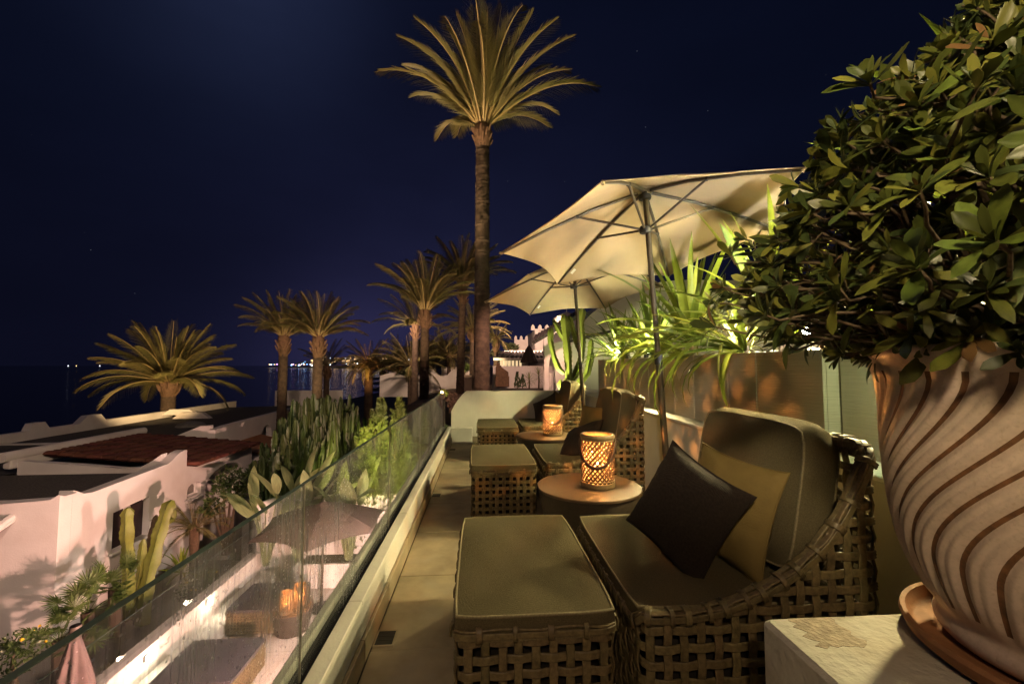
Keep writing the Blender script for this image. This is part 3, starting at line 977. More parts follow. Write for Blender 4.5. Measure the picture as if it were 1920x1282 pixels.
q = MB(); q.prism([(-12.0, -1.62), (-12.0, -1.12), (-10.2, -1.28), (-9.4, -1.36), (-9.0, -1.33), (-8.7, -1.17), (-8.47, -1.0), (-8.462, -1.62)], 12.05, 12.25, axis='y'); obj('fire_wall', q, M_HOUSE, HS, fix=True)
q = MB(); q.add([(-17, 12.0, -1.47), (-12.22, 12.0, -1.46), (-12.22, 16.4, -1.46), (-17, 16.4, -1.46)], [(0, 1, 2, 3)]); obj('gravel_roof', q, M_GRAVEL, HS)
# seaward parapet with its bumps
par = [(9.1, -5)]
for (px, bump) in ((0, 0), (30, 0), (55, 0), (62, .28), (85, .28), (95, 0), (150, 0), (165, .30), (190, .30), (200, 0), (300, 0.0)):
    pp = atX(px, 818 - 0.135 * px, -17.0)
    par.append((pp.y, -1.12 + bump))
par += [(31.0, -1.12), (31.0, -5)]
par[0] = (par[1][0] - 6, -5); par.insert(1, (par[1][0] - 6, -1.12))
q = MB(); q.prism(par, -17.3, -17.02, axis='x'); obj('sea_parapet', q, M_HOUSE, HS, fix=True)

# next house behind
H2 = thing('flat_roofed_house', 'dark flat roofed white house beyond the red tiles, pink light on its side', 'house', (0, 0, 0))
q = MB(); q.prism([(16.3, -5.6), (16.3, -0.98), (17.0, -0.92), (24.0, -0.80), (24.0, -5.6)], -9.9, -9.65, [arch(19.6, 20.5, -2.6, -1.7, -1.3, 6)], axis='x'); obj('wall', q, M_HOUSE, H2, fix=True, angle=30)
q = MB(); q.box((-10.2, 19.4, -2.8), (-10.05, 20.7, -1.2)); obj('niche', q, M_HOUSE, H2)
q = MB(); q.add([(-17.0, 16.42, -1.45), (-9.92, 16.42, -1.40), (-9.92, 30, -1.3), (-17.0, 30, -1.45)], [(0, 1, 2, 3)]); obj('gravel_roof', q, M_GRAVEL, H2)
q = MB(); q.prism([(-17, -5), (-17, -1.42), (-12.4, -1.40), (-11.2, -1.25), (-10.6, -1.0), (-10.25, -0.86), (-9.91, -0.84), (-9.91, -5)], 16.42, 16.62, axis='y'); obj('fire_wall', q, M_HOUSE, H2, fix=True)
q = MB(); q.bbox((-14.0, 30.0, -1.6), (-9.6, 30.3, -0.35), 0.02); obj('roof_box', q, M_HOUSE, H2)
for (xx, yy_) in ((-14.5, 22.5), (-16.2, 24.2)):
    q = MB(); q.prism([(-.9, 0), (-.5, .3), (.5, .3), (.9, 0)], yy_, yy_ + .25, axis='y')
    o_ = obj('parapet_bump', q, M_HOUSE, H2, loc=(xx, 0, -1.30), fix=True)
q = MB()
for k in range(5):
    r0 = 0.55 * math.cos(k / 4 * PI / 2); q_z = 0.28 * math.sin(k / 4 * PI / 2)
prof = [(0.6 * math.cos(k / 5 * PI / 2) + .001, 0.26 * math.sin(k / 5 * PI / 2)) for k in range(6)]
q.lathe(prof, 16); obj('skylight_dome', q, M_FROST, H2, loc=(-13.2, 20.5, -1.44))
# terracotta-topped porch at the side of that house
P3 = thing('side_porch', 'small white side porch with terracotta slab roof beside the big cactus', 'porch', (0, 0, 0))
q = MB(); q.box((-9.64, 17.0, -5.6), (-8.3, 19.4, -2.05)); obj('wall', q, M_HOUSE, P3)
q = MB(); q.prism([(-9.64, -1.72), (-8.15, -2.05), (-8.15, -1.99), (-9.64, -1.64)], 16.9, 19.5, axis='y'); obj('roof', q, M_TERRA, P3, fix=True)

# garden path and kerb at lower left
struct('garden_path', MB().add([(-8.0, 2.0, -5.285 + .01), (-6.4, 2.0, -5.285 + .01), (-6.4, 8.9, -5.285 + .01), (-8.0, 8.9, -5.275)], [(0, 1, 2, 3)]), M_PATH)

# ------------------------------------------------------------------ buildings straight ahead and to the right
t = thing('scalloped_wall', 'long low white garden wall with dips and pillars beyond the conifers', 'wall', (0, 0, 0))
YW = 27.0
a0, a1 = atY(712, 725, YW), atY(862, 725, YW)
zt = atY(760, 704, YW).z; zb = -0.6
ol = [(a0.x, zb), (a0.x, zt)]
for i in range(7):
    u = 740 + 9 * i; dz = 0.28 * (1 if i in (0, 6) else (0.35 if i in (1, 5) else 0))
    ol.append((atY(u, 700, YW).x, zt - 0.05 + dz))
ol.append((atY(806, 700, YW).x, zt + .45)); ol.append((atY(814, 700, YW).x, zt + .45))
for i in range(6):
    u = 815 + 6 * i; dz = 0.3 * (1 if i in (0, 5) else (0.3 if i in (1, 4) else 0))
    ol.append((atY(u, 700, YW).x, zt - 0.05 + dz))
ol += [(atY(851, 700, YW).x, zt + .4), (atY(858, 700, YW).x, zt + .4), (atY(858.2, 700, YW).x, zb)]
q = MB(); q.prism(ol, YW, YW + 0.3, axis='y'); obj('wall_body', q, M_HOUSE, t, fix=True, angle=30)
t2 = thing('dark_roofed_house', 'house with a wide black tiled roof behind the scalloped wall', 'house', (0, 0, 0))
c0 = atY(815, 665, 36); c1 = atY(905, 670, 36)
q = MB(); q.prism([(c0.x, c0.z - 1), (c0.x + 1.5, c0.z + .25), (c1.x - 1, c1.z + .35), (c1.x + 1, c1.z - .8)], 35, 38, axis='y'); obj('roof', q, M_ROOFTILE2, t2, fix=True)
q = MB(); q.box((c0.x + .6, 35.5, -1), (c1.x, 37.5, c0.z - 1.0)); obj('wall', q, M_HOUSE, t2)
# garden walk with steps
for i, (v0, v1) in enumerate(((714, 709), (708, 704))):
    a = atY(866, v0, 24 + 2 * i); b_ = atY(884, v1, 24 + 2 * i)
    q = MB(); q.box((a.x, 24 + 2 * i, -1), (b_.x, 24 + 2 * i + 1.9, b_.z)); struct('garden_step', q, M_PATH)

# pink wall across the way, with pots in front
t = thing('pink_wall', 'plain pink lit garden wall behind the pots beyond the terrace end', 'wall', (0, 0, 0))
a = atY(924, 686, 15.5); b_ = atY(1024, 686, 15.5)
q = MB(); q.bbox((a.x, 15.5, -1.2), (b_.x + .3, 15.75, a.z), 0.01); obj('wall_body', q, M_HOUSE, t, angle=25)
t = thing('wall_ledge', 'low dark ledge at the foot of the pink wall carrying small plants', 'ledge', (0, 0, 0))
q = MB(); q.box((a.x + .2, 14.3, -1.0), (b_.x + .1, 14.8, atY(960, 729, 14.3).z)); obj('slab', q, M_TDARK, t)

# house with the pale awning roof behind it
t = thing('tiled_villa', 'low white villa with black tiled eave and a lit glazed room', 'house', (0, 0, 0))
Yv = 24.0
def PX(u, v): return atY(u, v, Yv)
q = MB(); q.box((PX(936, 690).x, Yv + .3, -0.5), (PX(1024, 690).x + 3, Yv + 6, PX(940, 671).z)); obj('wall', q, M_HOUSE, t)
r0, r1 = PX(928, 671), PX(1024, 671); 
q = MB(); q.add([(r0.x, Yv - .6, r0.z), (r1.x + 3, Yv - .6, r0.z), (r1.x + 3, Yv + 2.6, PX(0, 660).z + .12), (PX(948, 660).x, Yv + 2.6, PX(0, 660).z + .12)], [(0, 1, 2, 3)]); rf = obj('roof', q, M_ROOFTILE2, t)
for i in range(22):
    u = i / 21
    x0 = r0.x + u * (r1.x + 2 - r0.x); x1 = PX(948, 660).x + u * (r1.x + 2 - PX(948, 660).x)
    q = MB(); q.tube([(x0, Yv - .62, r0.z + .03), (x1, Yv + 2.6, PX(0, 660).z + .15)], 0.075, 6); obj('tile_course', q, M_ROOFTILE2, rf)
q = MB(); q.box((r0.x - .1, Yv - .7, r0.z - .14), (r1.x + 3, Yv - .55, r0.z - .01)); obj('eave_board', q, M_HOUSE, t)
q = MB(); q.box((PX(951, 655).x, Yv + 2.7, PX(0, 661).z), (PX(1024, 655).x + 3, Yv + 6, PX(0, 651.5).z)); obj('upper_wall', q, M_HOUSE, t)
q = MB(); q.box((PX(938, 676).x, Yv + .27, PX(0, 686).z - .5), (PX(980, 676).x, Yv + .29, PX(0, 675).z)); w_ = obj('window', q, M_WARM, t)
for i in range(7):
    x0 = PX(938 + 7 * i, 676).x
    q = MB(); q.box((x0 - .04, Yv + .2, PX(0, 686).z - .5), (x0 + .04, Yv + .26, PX(0, 675).z)); obj('mullion', q, M_FRAME, w_)

# crenellated house up the slope
t = thing('crenellated_house', 'white hillside house with stepped battlements and a hipped tower', 'house', (0, 0, 0))
Yc = 34.0
def PC(u, v): return atY(u, v, Yc)
def cren(u0, u1, v, n, y0, vb, name='wall'):
    z0, z1 = PC(0, vb).z, PC(0, v).z
    x0, x1 = PC(u0, v).x, PC(u1, v).x
    o = [(x0, z0)]
    st = (x1 - x0) / n
    for k in range(n):
        a = x0 + st * k
        if k % 2 == 0:
            o += [(a, z1), (a + st * .1, z1 + .10), (a + st * .5, z1 + .22), (a + st * .9, z1 + .10), (a + st, z1)]
        else:
            o += [(a + .001, z1 - .14), (a + st - .001, z1 - .14)]
    o += [(x1, z0)]
    q = MB(); q.prism(o, y0, y0 + .35, axis='y'); obj(name, q, M_HOUSE, t, fix=True, angle=20)
cren(968, 995, 626, 5, Yc + 2, 700)
cren(996, 1042, 607, 7, Yc, 613, 'battlement')
q = MB(); q.box((PC(1003, 612).x, Yc + .5, -1), (PC(1042, 612).x + 3, Yc + 6, PC(0, 613).z)); obj('wall', q, M_HOUSE, t)
for u in (1001, 1017):
    q = MB(); q.box((PC(u, 0).x, Yc - .1, PC(0, 660).z), (PC(u, 0).x + .3, Yc + .3, PC(0, 613.3).z)); obj('pillar', q, M_HOUSE, t)
q = MB(); q.box((PC(1019, 0).x, Yc + .45, PC(0, 625).z), (PC(1030, 0).x, Yc + .49, PC(0, 614).z)); obj('window', q, M_WINDOW, t)
q = MB()
for (u0, u1, vb, vt, yo) in ((1013, 1037, 606, 601, 4),):
    q.add([(PC(u0, 0).x, Yc + yo, PC(0, vb).z), (PC(u1, 0).x, Yc + yo, PC(0, vb).z), (PC(u1, 0).x, Yc + yo + 2, PC(0, vb).z), (PC(u0, 0).x, Yc + yo + 2, PC(0, vb).z), (PC((u0 + u1) / 2, 0).x, Yc + yo + 1, PC(0, vt).z)], [(0, 1, 4), (1, 2, 4), (2, 3, 4), (3, 0, 4)])
obj('hipped_roof', q, M_ROOFTILE2, t)
# tower
t = thing('tower', 'square tower with a black pyramid roof above the pink villa', 'tower', (0, 0, 0))
Yt = 26.0
def PT(u, v): return atY(u, v, Yt)
x0, x1 = PT(1040, 0).x, PT(1085, 0).x; zt = PT(0, 584).z; ap = PT(0, 572).z
q = MB(); q.box((x0 + .12, Yt + .12, 0), (x1 - .12, Yt + 1.4, zt)); obj('wall', q, M_HOUSE, t)
q = MB(); q.add([(x0, Yt, zt), (x1, Yt, zt), (x1, Yt + 1.5, zt), (x0, Yt + 1.5, zt), ((x0 + x1) / 2, Yt + .75, ap)], [(0, 1, 4), (1, 2, 4), (2, 3, 4), (3, 0, 4), (3, 2, 1, 0)]); obj('roof', q, M_ROOFTILE2, t)
for i in range(10):
    u = x0 + (x1 - x0) * (i + .5) / 10
    q = MB(); q.box((u - .04, Yt - .03, zt - .07), (u + .04, Yt + .05, zt - .001)); obj('eave_block', q, M_HOUSE, t)
q = MB(); q.tube([((x0 + x1) / 2, Yt + .75, ap - .05), ((x0 + x1) / 2, Yt + .75, ap + .25)], .03, 6); obj('finial', q, M_BLACK, t)
# pink villa with the big eave (right of the pink wall)
t = thing('pink_villa', 'pink lit villa with a dark tiled eave behind the bright cactus', 'house', (0, 0, 0))
YV = 12.2
def PV(u, v): return atY(u, v, YV)
x0 = PV(1018, 0).x
q = MB(); q.prism([(x0, -1.0), (x0, PV(0, 645).z), (x0 + 1.1, PV(0, 624).z), (x0 + 6, PV(0, 590).z), (x0 + 6, -1)], YV, YV + .25, [arch(x0 + .95, x0 + 1.38, -0.6, .55, 1.05, 8), arch(PV(1026, 0).x, PV(1037, 0).x, PV(0, 732).z - .3, PV(0, 690).z, PV(0, 664).z, 8)], axis='y')
obj('wall', q, M_HOUSE, t, fix=True, angle=30)
q = MB(); q.box((x0 + .3, YV + .26, -1.0), (x0 + 1.6, YV + .36, 1.6)); obj('recess', q, M_HOUSE, t)
ra, rb = PV(996, 644), PV(1078, 596)
q = MB(); q.add([(ra.x, YV - .5, ra.z), (rb.x, YV - .5, rb.z), (rb.x + .3, YV - .2, rb.z + .35), (ra.x + .5, YV + 1.2, ra.z + .35), (ra.x, YV - .5, ra.z - .06), (rb.x, YV - .5, rb.z - .06), (rb.x, YV + .1, rb.z - .06), (ra.x, YV + .1, ra.z - .06)],
                [(0, 1, 2, 3), (0, 4, 5, 1), (4, 7, 6, 5)]); er = obj('eave_roof', q, M_ROOFTILE2, t)
for i in range(16):
    u = i / 15
    pa = ra.lerp(rb, u); 
    q = MB(); q.tube([(pa.x, YV - .52, pa.z + .02), (pa.x + .15, YV - .0, pa.z + .24)], .045, 6); obj('tile_course', q, M_ROOFTILE2, er)
q = MB(); q.tube([(PV(1032, 0).x - .05, YV - .12, -1), (PV(1032, 0).x - .05, YV - .12, PV(0, 700).z)], .07, 8); obj('pilaster', q, M_HOUSE, t)
t = thing('folded_parasol', 'dark folded parasol standing before the tiled villa', 'umbrella', (PX(985, 0).x, Yv - 1.6, PX(0, 692).z))
hp = PX(0, 646).z - PX(0, 692).z
q = MB(); q.grid(lambda u, v: ((0.03 + .36 * v ** .8) * (1 + .25 * math.cos(12 * PI * u)) * math.cos(2 * PI * u), (0.03 + .36 * v ** .8) * (1 + .25 * math.cos(12 * PI * u)) * math.sin(2 * PI * u), hp - .02 - (hp * .72) * v), 36, 6, wrapu=True); obj('folded_canopy', q, M_TDARK, t, angle=180)
q = MB(); q.tube([(0, 0, -.6), (0, 0, hp)], .035, 8); obj('pole', q, M_BLACK, t)
# chimney-like clay oven on the ledge
t = thing('clay_oven', 'dark stepped garden oven standing against the pink wall', 'oven', (atY(939, 0, 14.5).x, 14.55, atY(0, 729, 14.3).z + .002))
q = MB(); q.bbox((-.17, -.15, 0), (.30, .15, .36), .01); obj('body', q, M_STUB, t)
q = MB(); q.prism([(-.15, .361), (-.15, .66), (-.12, .72), (.02, .72), (.05, .66), (.27, .50), (.28, .361)], -.14, .14, axis='y'); obj('hood', q, M_STUB, t, fix=True)
q = MB(); q.box((-.13, -.09, .721), (-.01, .09, .80)); obj('chimney', q, M_STUB, t)

# ================================================================== FURNITURE
SEC = [(-.5, -.1), (-.46, .55), (-.33, .95), (-.18, .50), (0, .95), (.18, .50), (.33, .95), (.46, .55), (.5, -.1), (.25, -.55), (-.25, -.55)]
SEC_LO = [(-.5, -.2), (-.33, .9), (0, .7), (.33, .9), (.5, -.2), (0, -.6)]


def strand(pts, nrm, w, th, sec=SEC):
    """A flat three-ridged cane along pts with its face along nrm."""
    m = len(pts)
    b = MB(); vs = []; n = len(sec)
    for i in range(m):
        t = (pts[min(i + 1, m - 1)] - pts[max(i - 1, 0)]).normalized()
        N = (nrm[i] - t * nrm[i].dot(t)).normalized()
        S = N.cross(t)
        for (a, h) in sec:
            vs.append(pts[i] + S * (a * w) + N * (h * th))
    fs = []
    for i in range(m - 1):
        for k in range(n):
            k2 = (k + 1) % n
            fs.append((i * n + k, i * n + k2, (i + 1) * n + k2, (i + 1) * n + k))
    fs.append(tuple(range(n - 1, -1, -1))); fs.append(tuple(range((m - 1) * n, m * n)))
    return b.add(vs, fs)


def round_path(corners, r, closed=True, n=4):
    """Polyline with rounded corners -> (points, normals) function of arc length."""
    pts = []
    m = len(corners)
    for i, c in enumerate(corners):
        c = Vector((*c, 0))
        if not closed and i in (0, m - 1):
            pts.append(c); continue
        p, q = Vector((*corners[i - 1], 0)), Vector((*corners[(i + 1) % m], 0))
        a = c + (p - c).normalized() * r; b = c + (q - c).normalized() * r
        for k in range(n + 1):
            t = k / n
            pts.append((a * (1 - t) + c * t) * (1 - t) + (c * (1 - t) + b * t) * t)
    if closed:
        pts.append(pts[0].copy())
    L = [0]
    for a, b in zip(pts[:-1], pts[1:]):
        L.append(L[-1] + (b - a).length)

    def S(s):
        if closed:
            s = s % L[-1]
        s = min(max(s, 0), L[-1] - 1e-6)
        i = int(np.searchsorted(L, s, side='right')) - 1
        i = min(max(i, 0), len(pts) - 2)
        t = (s - L[i]) / max(1e-9, L[i + 1] - L[i])
        d = (pts[i + 1] - pts[i]).normalized()
        return pts[i].lerp(pts[i + 1], t), Vector((d.y, -d.x, 0))
    return S, L[-1]


AMP = 0.0055


def weave(parent, S, L, closed, zlo, rim, pitch, zp, w, th, sec=SEC, skip=None):
    nv = int(round(L / pitch))
    if closed and nv % 2:
        nv += 1
    pu = L / nv
    rows = []
    z = zlo
    while z < 1.2:
        rows.append(z); z += zp
    for i in range(nv if closed else nv + 1):
        s = pu * i if closed else min(max(pu * i, 0.001), L - 0.001)
        P, N = S(s)
        zt = rim(s)
        jx, jy = random.uniform(-.0035, .0035) * abs(N.y), random.uniform(-.0035, .0035) * abs(N.x)
        pts, nr = [], []
        k = 0
        z = zlo - zp * 0.45
        while z < zt - 1e-4:
            o = AMP * math.cos(PI * ((z - zlo) / zp + i))
            pts.append(Vector((P.x + jx, P.y + jy, z)) + N * o); nr.append(N)
            z += zp / 2
        pts.append(Vector((P.x, P.y, zt))); nr.append(N)
        if len(pts) > 1:
            obj('cane_upright', strand(pts, nr, w, th, sec), M_WICKER, parent, angle=180)
    for j, z in enumerate(rows):
        runs, cur = [], []
        ns = nv * 2 if closed else nv * 2
        for a in range(ns + 1):
            s = pu * a / 2
            if rim(min(s, L - 1e-4) if not closed else s) > z + 0.022:
                cur.append(s)
            else:
                if len(cur) > 2:
                    runs.append(cur)
                cur = []
        if len(cur) > 2:
            runs.append(cur)
        dz = random.uniform(-.003, .003)
        for run in runs:
            pts, nr = [], []
            for s in run:
                P, N = S(s)
                o = -AMP * math.cos(PI * (s / pu + j))
                pts.append(Vector((P.x, P.y, z + dz + .0016 * math.sin(s * 17 + j * 2))) + N * o); nr.append(N)
            obj('cane_weaver', strand(pts, nr, w, th, sec), M_WICKER, parent, angle=180)


def braid_rim(parent, S, L, closed, rim, w=0.024, th=0.006, n=90, wrap=0.075, lanes=(-0.020, 0.006)):
    """Plaited top edge: two wavy canes over each other, bound by short wraps."""
    ss = [L * i / n for i in range(n + 1)]
    C, Nn = [], []
    for s in ss:
        s2 = min(s, L - 1e-4) if not closed else s
        P, N = S(s2)
        C.append(Vector((P.x, P.y, rim(s2)))); Nn.append(N)
    up = []
    for i in range(n + 1):
        t = (C[min(i + 1, n)] - C[max(i - 1, 0)]).normalized()
        u = t.cross(Nn[i]) * -1
        u = Nn[i].cross(t)
        if u.z < 0:
            u = -u
        up.append(u.normalized())
    for k, ln in enumerate(lanes):
        pts = [C[i] + Nn[i] * ln + up[i] * (0.004 + 0.0035 * math.sin(ss[i] / wrap * PI + k * PI)) for i in range(n + 1)]
        obj('rim_cane', strand(pts, up, w, th), M_WICKER, parent, angle=180)
    pts = [C[i] + Nn[i] * 0.014 - up[i] * 0.014 for i in range(n + 1)]
    obj('rim_cane', strand(pts, Nn, w, th), M_WICKER, parent, angle=180)
    pts = [C[i] - Nn[i] * 0.030 - up[i] * 0.014 for i in range(n + 1)]
    obj('rim_cane', strand(pts, [-q for q in Nn], w, th), M_WICKER, parent, angle=180)
    nw = int(L / wrap)
    for k in range(nw + (0 if closed else 1)):
        s = min(L - 1e-4, max(1e-3, wrap * k + (wrap / 2 if k % 2 else 0) * 0.0))
        i = min(n - 1, int(s / L * n))
        c, N, u = C[i], Nn[i], up[i]
        a = 0.024 if k % 2 else 0.018
        pts = [c + N * 0.021 - u * 0.030, c + N * 0.022 - u * 0.004, c + N * 0.016 + u * 0.013, c - N * 0.008 + u * 0.0155, c - N * 0.030 + u * 0.010, c - N * 0.036 - u * 0.006, c - N * 0.034 - u * 0.028]
        nr = [N, (N + u * .3).normalized(), (N + u).normalized(), u, (u - N).normalized(), -N, -N]
        obj('rim_wrap', strand(pts, nr, a, 0.005, SEC), M_WICKER, parent, angle=180)


def cushion(w, d, h, bulge=0.02, r=0.03, nu=14, nv=10, seed=0):
    """Box cushion centred on x,y with base at z=0: domed top and sides, soft corners."""
    rs = random.Random(seed)
    ph = [rs.uniform(0, 6) for _ in range(6)]
    b = MB()

    def rr(u, v, top):
        x, y = (u - .5) * 2, (v - .5) * 2
        # round the corners in plan
        px, py = x * w / 2, y * d / 2
        ex, ey = abs(x), abs(y)
        k = 1 - (0.085 if bulge > .04 else 0.03) * (ex ** 5) * (ey ** 5)
        dome = (1 - x ** 4) * (1 - y ** 4)
        wr = 0.009 * math.sin(5 * x + ph[0]) * math.sin(4 * y + ph[1]) + 0.004 * math.sin(11 * x + 7 * y + ph[2])
        z = (h + bulge * dome + wr * dome) if top else (-bulge * 0.3 * dome)
        return (px * k, py * k, z)
    b.grid(lambda u, v: rr(u, v, True), nu, nv)
    b.grid(lambda u, v: rr(1 - u, v, False), nu, nv)
    # sides, puffed out a little
    loop = [(i / nu, 0) for i in range(nu)] + [(1, j / nv) for j in range(nv)] + [(1 - i / nu, 1) for i in range(nu)] + [(0, 1 - j / nv) for j in range(nv)]
    vs = []; n = len(loop)
    for k in range(4):
        t = k / 3
        for (u, v) in loop:
            a, c = Vector(rr(u, v, False)), Vector(rr(u, v, True))
            p = a.lerp(c, t)
            nx_ = Vector(((u - .5) * (1 if u in (0, 1) else 0), (v - .5) * (1 if v in (0, 1) else 0), 0))
            if nx_.length:
                nx_.normalize()
            vs.append(p + nx_ * ((0.6 if bulge > .04 else .35) * bulge * math.sin(PI * t)))
    fs = []
    for k in range(3):
        for i in range(n):
            i2 = (i + 1) % n
            fs.append((k * n + i, k * n + i2, (k + 1) * n + i2, (k + 1) * n + i))
    b.add(vs, fs)
    me_pts = [Vector(rr(u, v, True)) for (u, v) in loop]
    lo_pts = [Vector(rr(u, v, False)) for (u, v) in loop]
    return b, me_pts, lo_pts


def make_cushion(parent, name, w, d, h, m, mp, loc=(0, 0, 0), rot=(0, 0, 0), bulge=0.02, seed=0, pipe=0.0062):
    b, tp, lp = cushion(w, d, h, bulge, seed=seed)
    o = obj(name, b, m, parent, loc, rot, angle=50)
    for loop in (tp, lp):
        q = MB(); q.tube(loop + [loop[0], loop[1]], pipe, 5, cap=False)
        obj('piping', q, mp, o, angle=180)
    return o


def make_ottoman(label, W=0.585, D=1.00, group='wicker ottomans along the glass side'):
    t = thing('ottoman', label, 'ottoman', (0, 0, 0), group=group)
    S, L = round_path([(0.012, 0.012), (W - 0.012, 0.012), (W - 0.012, D - 0.012), (0.012, D - 0.012)], 0.035)
    weave(t, S, L, True, 0.045, lambda s: 0.425, 0.0605, 0.0565, 0.0315, 0.006)
    braid_rim(t, S, L, True, lambda s: 0.425, n=120, wrap=0.0605 * 2, lanes=(-0.022, 0.004))
    q = MB(); q.bbox((0.055, 0.055, 0.03), (W - 0.055, D - 0.055, 0.39), 0.03); obj('dark_core', q, M_WDARK, t)  # dark filling stands in for the shade seen through the cane
    for x in (0.05, W - 0.09):
        for y in (0.05, D - 0.09):
            q = MB(); q.box((x, y, 0), (x + .04, y + .04, 0.03)); obj('foot', q, M_BLACK, t)
    make_cushion(t, 'cushion', W - 0.004, D - 0.012, 0.078, M_CUSH, M_PIPE, (W / 2, D / 2, 0.394), bulge=0.020, seed=3)
    return t


OTT = make_ottoman('wicker ottoman with a plain fabric cushion, nearest to the camera')
OTT.location = (-0.100, 1.535, 0); OTT.rotation_euler = (0, 0, R(0.6))
dup(OTT, 'wicker ottoman standing left of the round table with the nearer lantern', (-0.100, 3.79, 0), R(1.2))
dup(OTT, 'wicker ottoman with its back to the scooped end wall, farthest of the row', (-0.070, 6.08, 0), R(0.4))


def lerp_tab(tab, x):
    return float(np.interp(x, [a for a, _ in tab], [b for _, b in tab]))


NEAR = [(0, .462), (.20, .466), (.29, .478), (.367, .503), (.44, .530), (.51, .562), (.58, .602), (.65, .655), (.70, .700), (.75, .762), (.80, .835), (.84, .910), (.88, .985), (.93, 1.04), (1.0, 1.05)]
FAR = [(0, .405), (.62, .42), (.74, .50), (.82, .66), (.88, .86), (.93, 1.0), (1.0, 1.05)]


def make_sofa(label):
    W, D = 0.94, 1.04                      # x depth towards the wall, y width along the terrace
    t = thing('wicker_sofa', label, 'sofa', (0, 0, 0), group='wicker love seats with a sweeping arm')
    corners = [(0.0, 0.0), (W, 0.0), (W, D), (0.0, D)]
    S, L = round_path([(0.015, 0.015), (W - .015, 0.015), (W - .015, D - .015), (0.015, D - .015)], 0.06)

    def rim(s):
        P, N = S(s)
        if P.x > W - 0.017:
            return 1.05
        k = sstep(0.02, D - .02, P.y)
        if P.y < 0.09 and P.x > 0.02:
            return lerp_tab(NEAR, P.x)
        if P.y > D - 0.09 and P.x > 0.02:
            return lerp_tab(FAR, P.x)
        return 0.462 + (0.405 - 0.462) * sstep(0.0, 0.12, P.y)
    weave(t, S, L, True, 0.045, rim, 0.0625, 0.0600, 0.0320, 0.006)
    braid_rim(t, S, L, True, rim, n=190, wrap=0.07)
    q = MB(); q.bbox((0.05, 0.05, 0.04), (W - 0.05, D - 0.05, 0.36), 0.03); obj('dark_seat_core', q, M_WDARK, t)  # same dark filling, painted shade inside the sofa weave
    for x in (0.05, W - 0.09):
        for y in (0.05, D - 0.09):
            q = MB(); q.box((x, y, 0), (x + .04, y + .04, 0.04)); obj('foot', q, M_BLACK, t)
    make_cushion(t, 'seat_cushion', 0.86, D - 0.075, 0.092, M_CUSH, M_PIPE, (0.44, D / 2 + 0.03, 0.366), bulge=0.014, seed=5)
    return t


def back_cushion(label, loc, rot, seed):
    t = thing('back_cushion', label, 'cushion', loc, rot=rot, group='big box cushions against the sofa backs')
    b, tp, lp = cushion(0.80, 0.60, 0.150, 0.055, seed=seed)
    o = obj('cover', b, M_CUSH, t, angle=50)
    for loop in (tp, lp):
        q = MB(); q.tube(loop + [loop[0], loop[1]], 0.0055, 5, cap=False); obj('piping', q, M_PIPE, o, angle=180)
    return t


def pillow_mesh(w, h, T, pinch=0.10, seed=0, n=22, wr=0.006):
    rs = random.Random(seed)
    ph = [rs.uniform(0, 6.3) for _ in range(12)]
    b = MB()

    def fn(sg):
        def f(u, v):
            x, y = (u - .5) * 2, (v - .5) * 2
            ex, ey = 1 - pinch * (1 - abs(y) ** 2.2), 1 - pinch * (1 - abs(x) ** 2.2)
            t = max(0.0, (1 - x ** 2) * (1 - y ** 2)) ** 0.42
            edge = max(abs(x), abs(y))
            ang = math.atan2(y, x)
            wrk = wr * (math.sin(7 * ang + ph[0]) * 0.6 + math.sin(13 * ang + ph[1]) * 0.5 + math.sin(19 * ang + ph[2] + 3 * edge) * .4) * edge ** 3 * (1 - edge ** 10)
            wrk += wr * 0.8 * math.sin(4 * x + 3 * y + ph[3]) * (1 - edge)
            return (x * w / 2 * ex, y * h / 2 * ey, sg * (T / 2 * t) + wrk * t)
        return f
    b.grid(fn(1), n, n)
    g = fn(-1)
    b.grid(lambda u, v: g(1 - u, v), n, n)
    ed = [(i / n, 0) for i in range(n)] + [(1, j / n) for j in range(n)] + [(1 - i / n, 1) for i in range(n)] + [(0, 1 - j / n) for j in range(n)]
    loop = [Vector(fn(1)(u, v)) for u, v in ed]
    return b, loop


def pillow(label, w, h, T, m, loc, rot, seed, piping=True, wr=0.006, group=None):
    t = thing('throw_pillow', label, 'pillow', loc, rot=rot, group=group)
    b, loop = pillow_mesh(w, h, T, seed=seed, wr=wr)
    o = obj('cover', b, m, t, angle=180)
    if piping:
        q = MB(); q.tube(loop + [loop[0], loop[1]], 0.0045, 5, cap=False); obj('seam', q, m, o, angle=180)
    return t


def basis_rot(xa, ya):
    """Euler for local x, y axes given in the world."""
    x = Vector(xa).normalized(); y = Vector(ya); y = (y - x * y.dot(x)).normalized(); z = x.cross(y)
    return Matrix((x, y, z)).transposed().to_euler()


SOFA = make_sofa('wicker love seat with a sweeping plaited arm, nearest to the camera beside the big pot')
SOFA.location = (0.555, 1.515, 0)
dup(SOFA, 'wicker love seat beyond the near round table and umbrella pole', (0.565, 3.84, 0))
dup(SOFA, 'wicker love seat at the far end wall behind the farther lantern', (0.575, 6.16, 0))

# back cushions lean on the backs: local x = along the terrace, local y = up, thickness toward the glass
def bc(label, sofa_y, seed, dy=0.0, lean=0.17, top=None):
    X = Vector((0, -1, 0)); Y = Vector((math.sin(lean), 0.0, math.cos(lean)))
    rot = basis_rot(X, Y)
    return back_cushion(label, (1.430, sofa_y + 0.565 + dy, 0.775), rot, seed)


bc('large dark taupe back cushion leaning in the nearest sofa behind the gold pillow', 1.515, 11)
bc('large back cushion in the second sofa, lantern light on its face', 3.84, 12)
bc('large back cushion in the farthest sofa near the bright cactus', 6.16, 13)


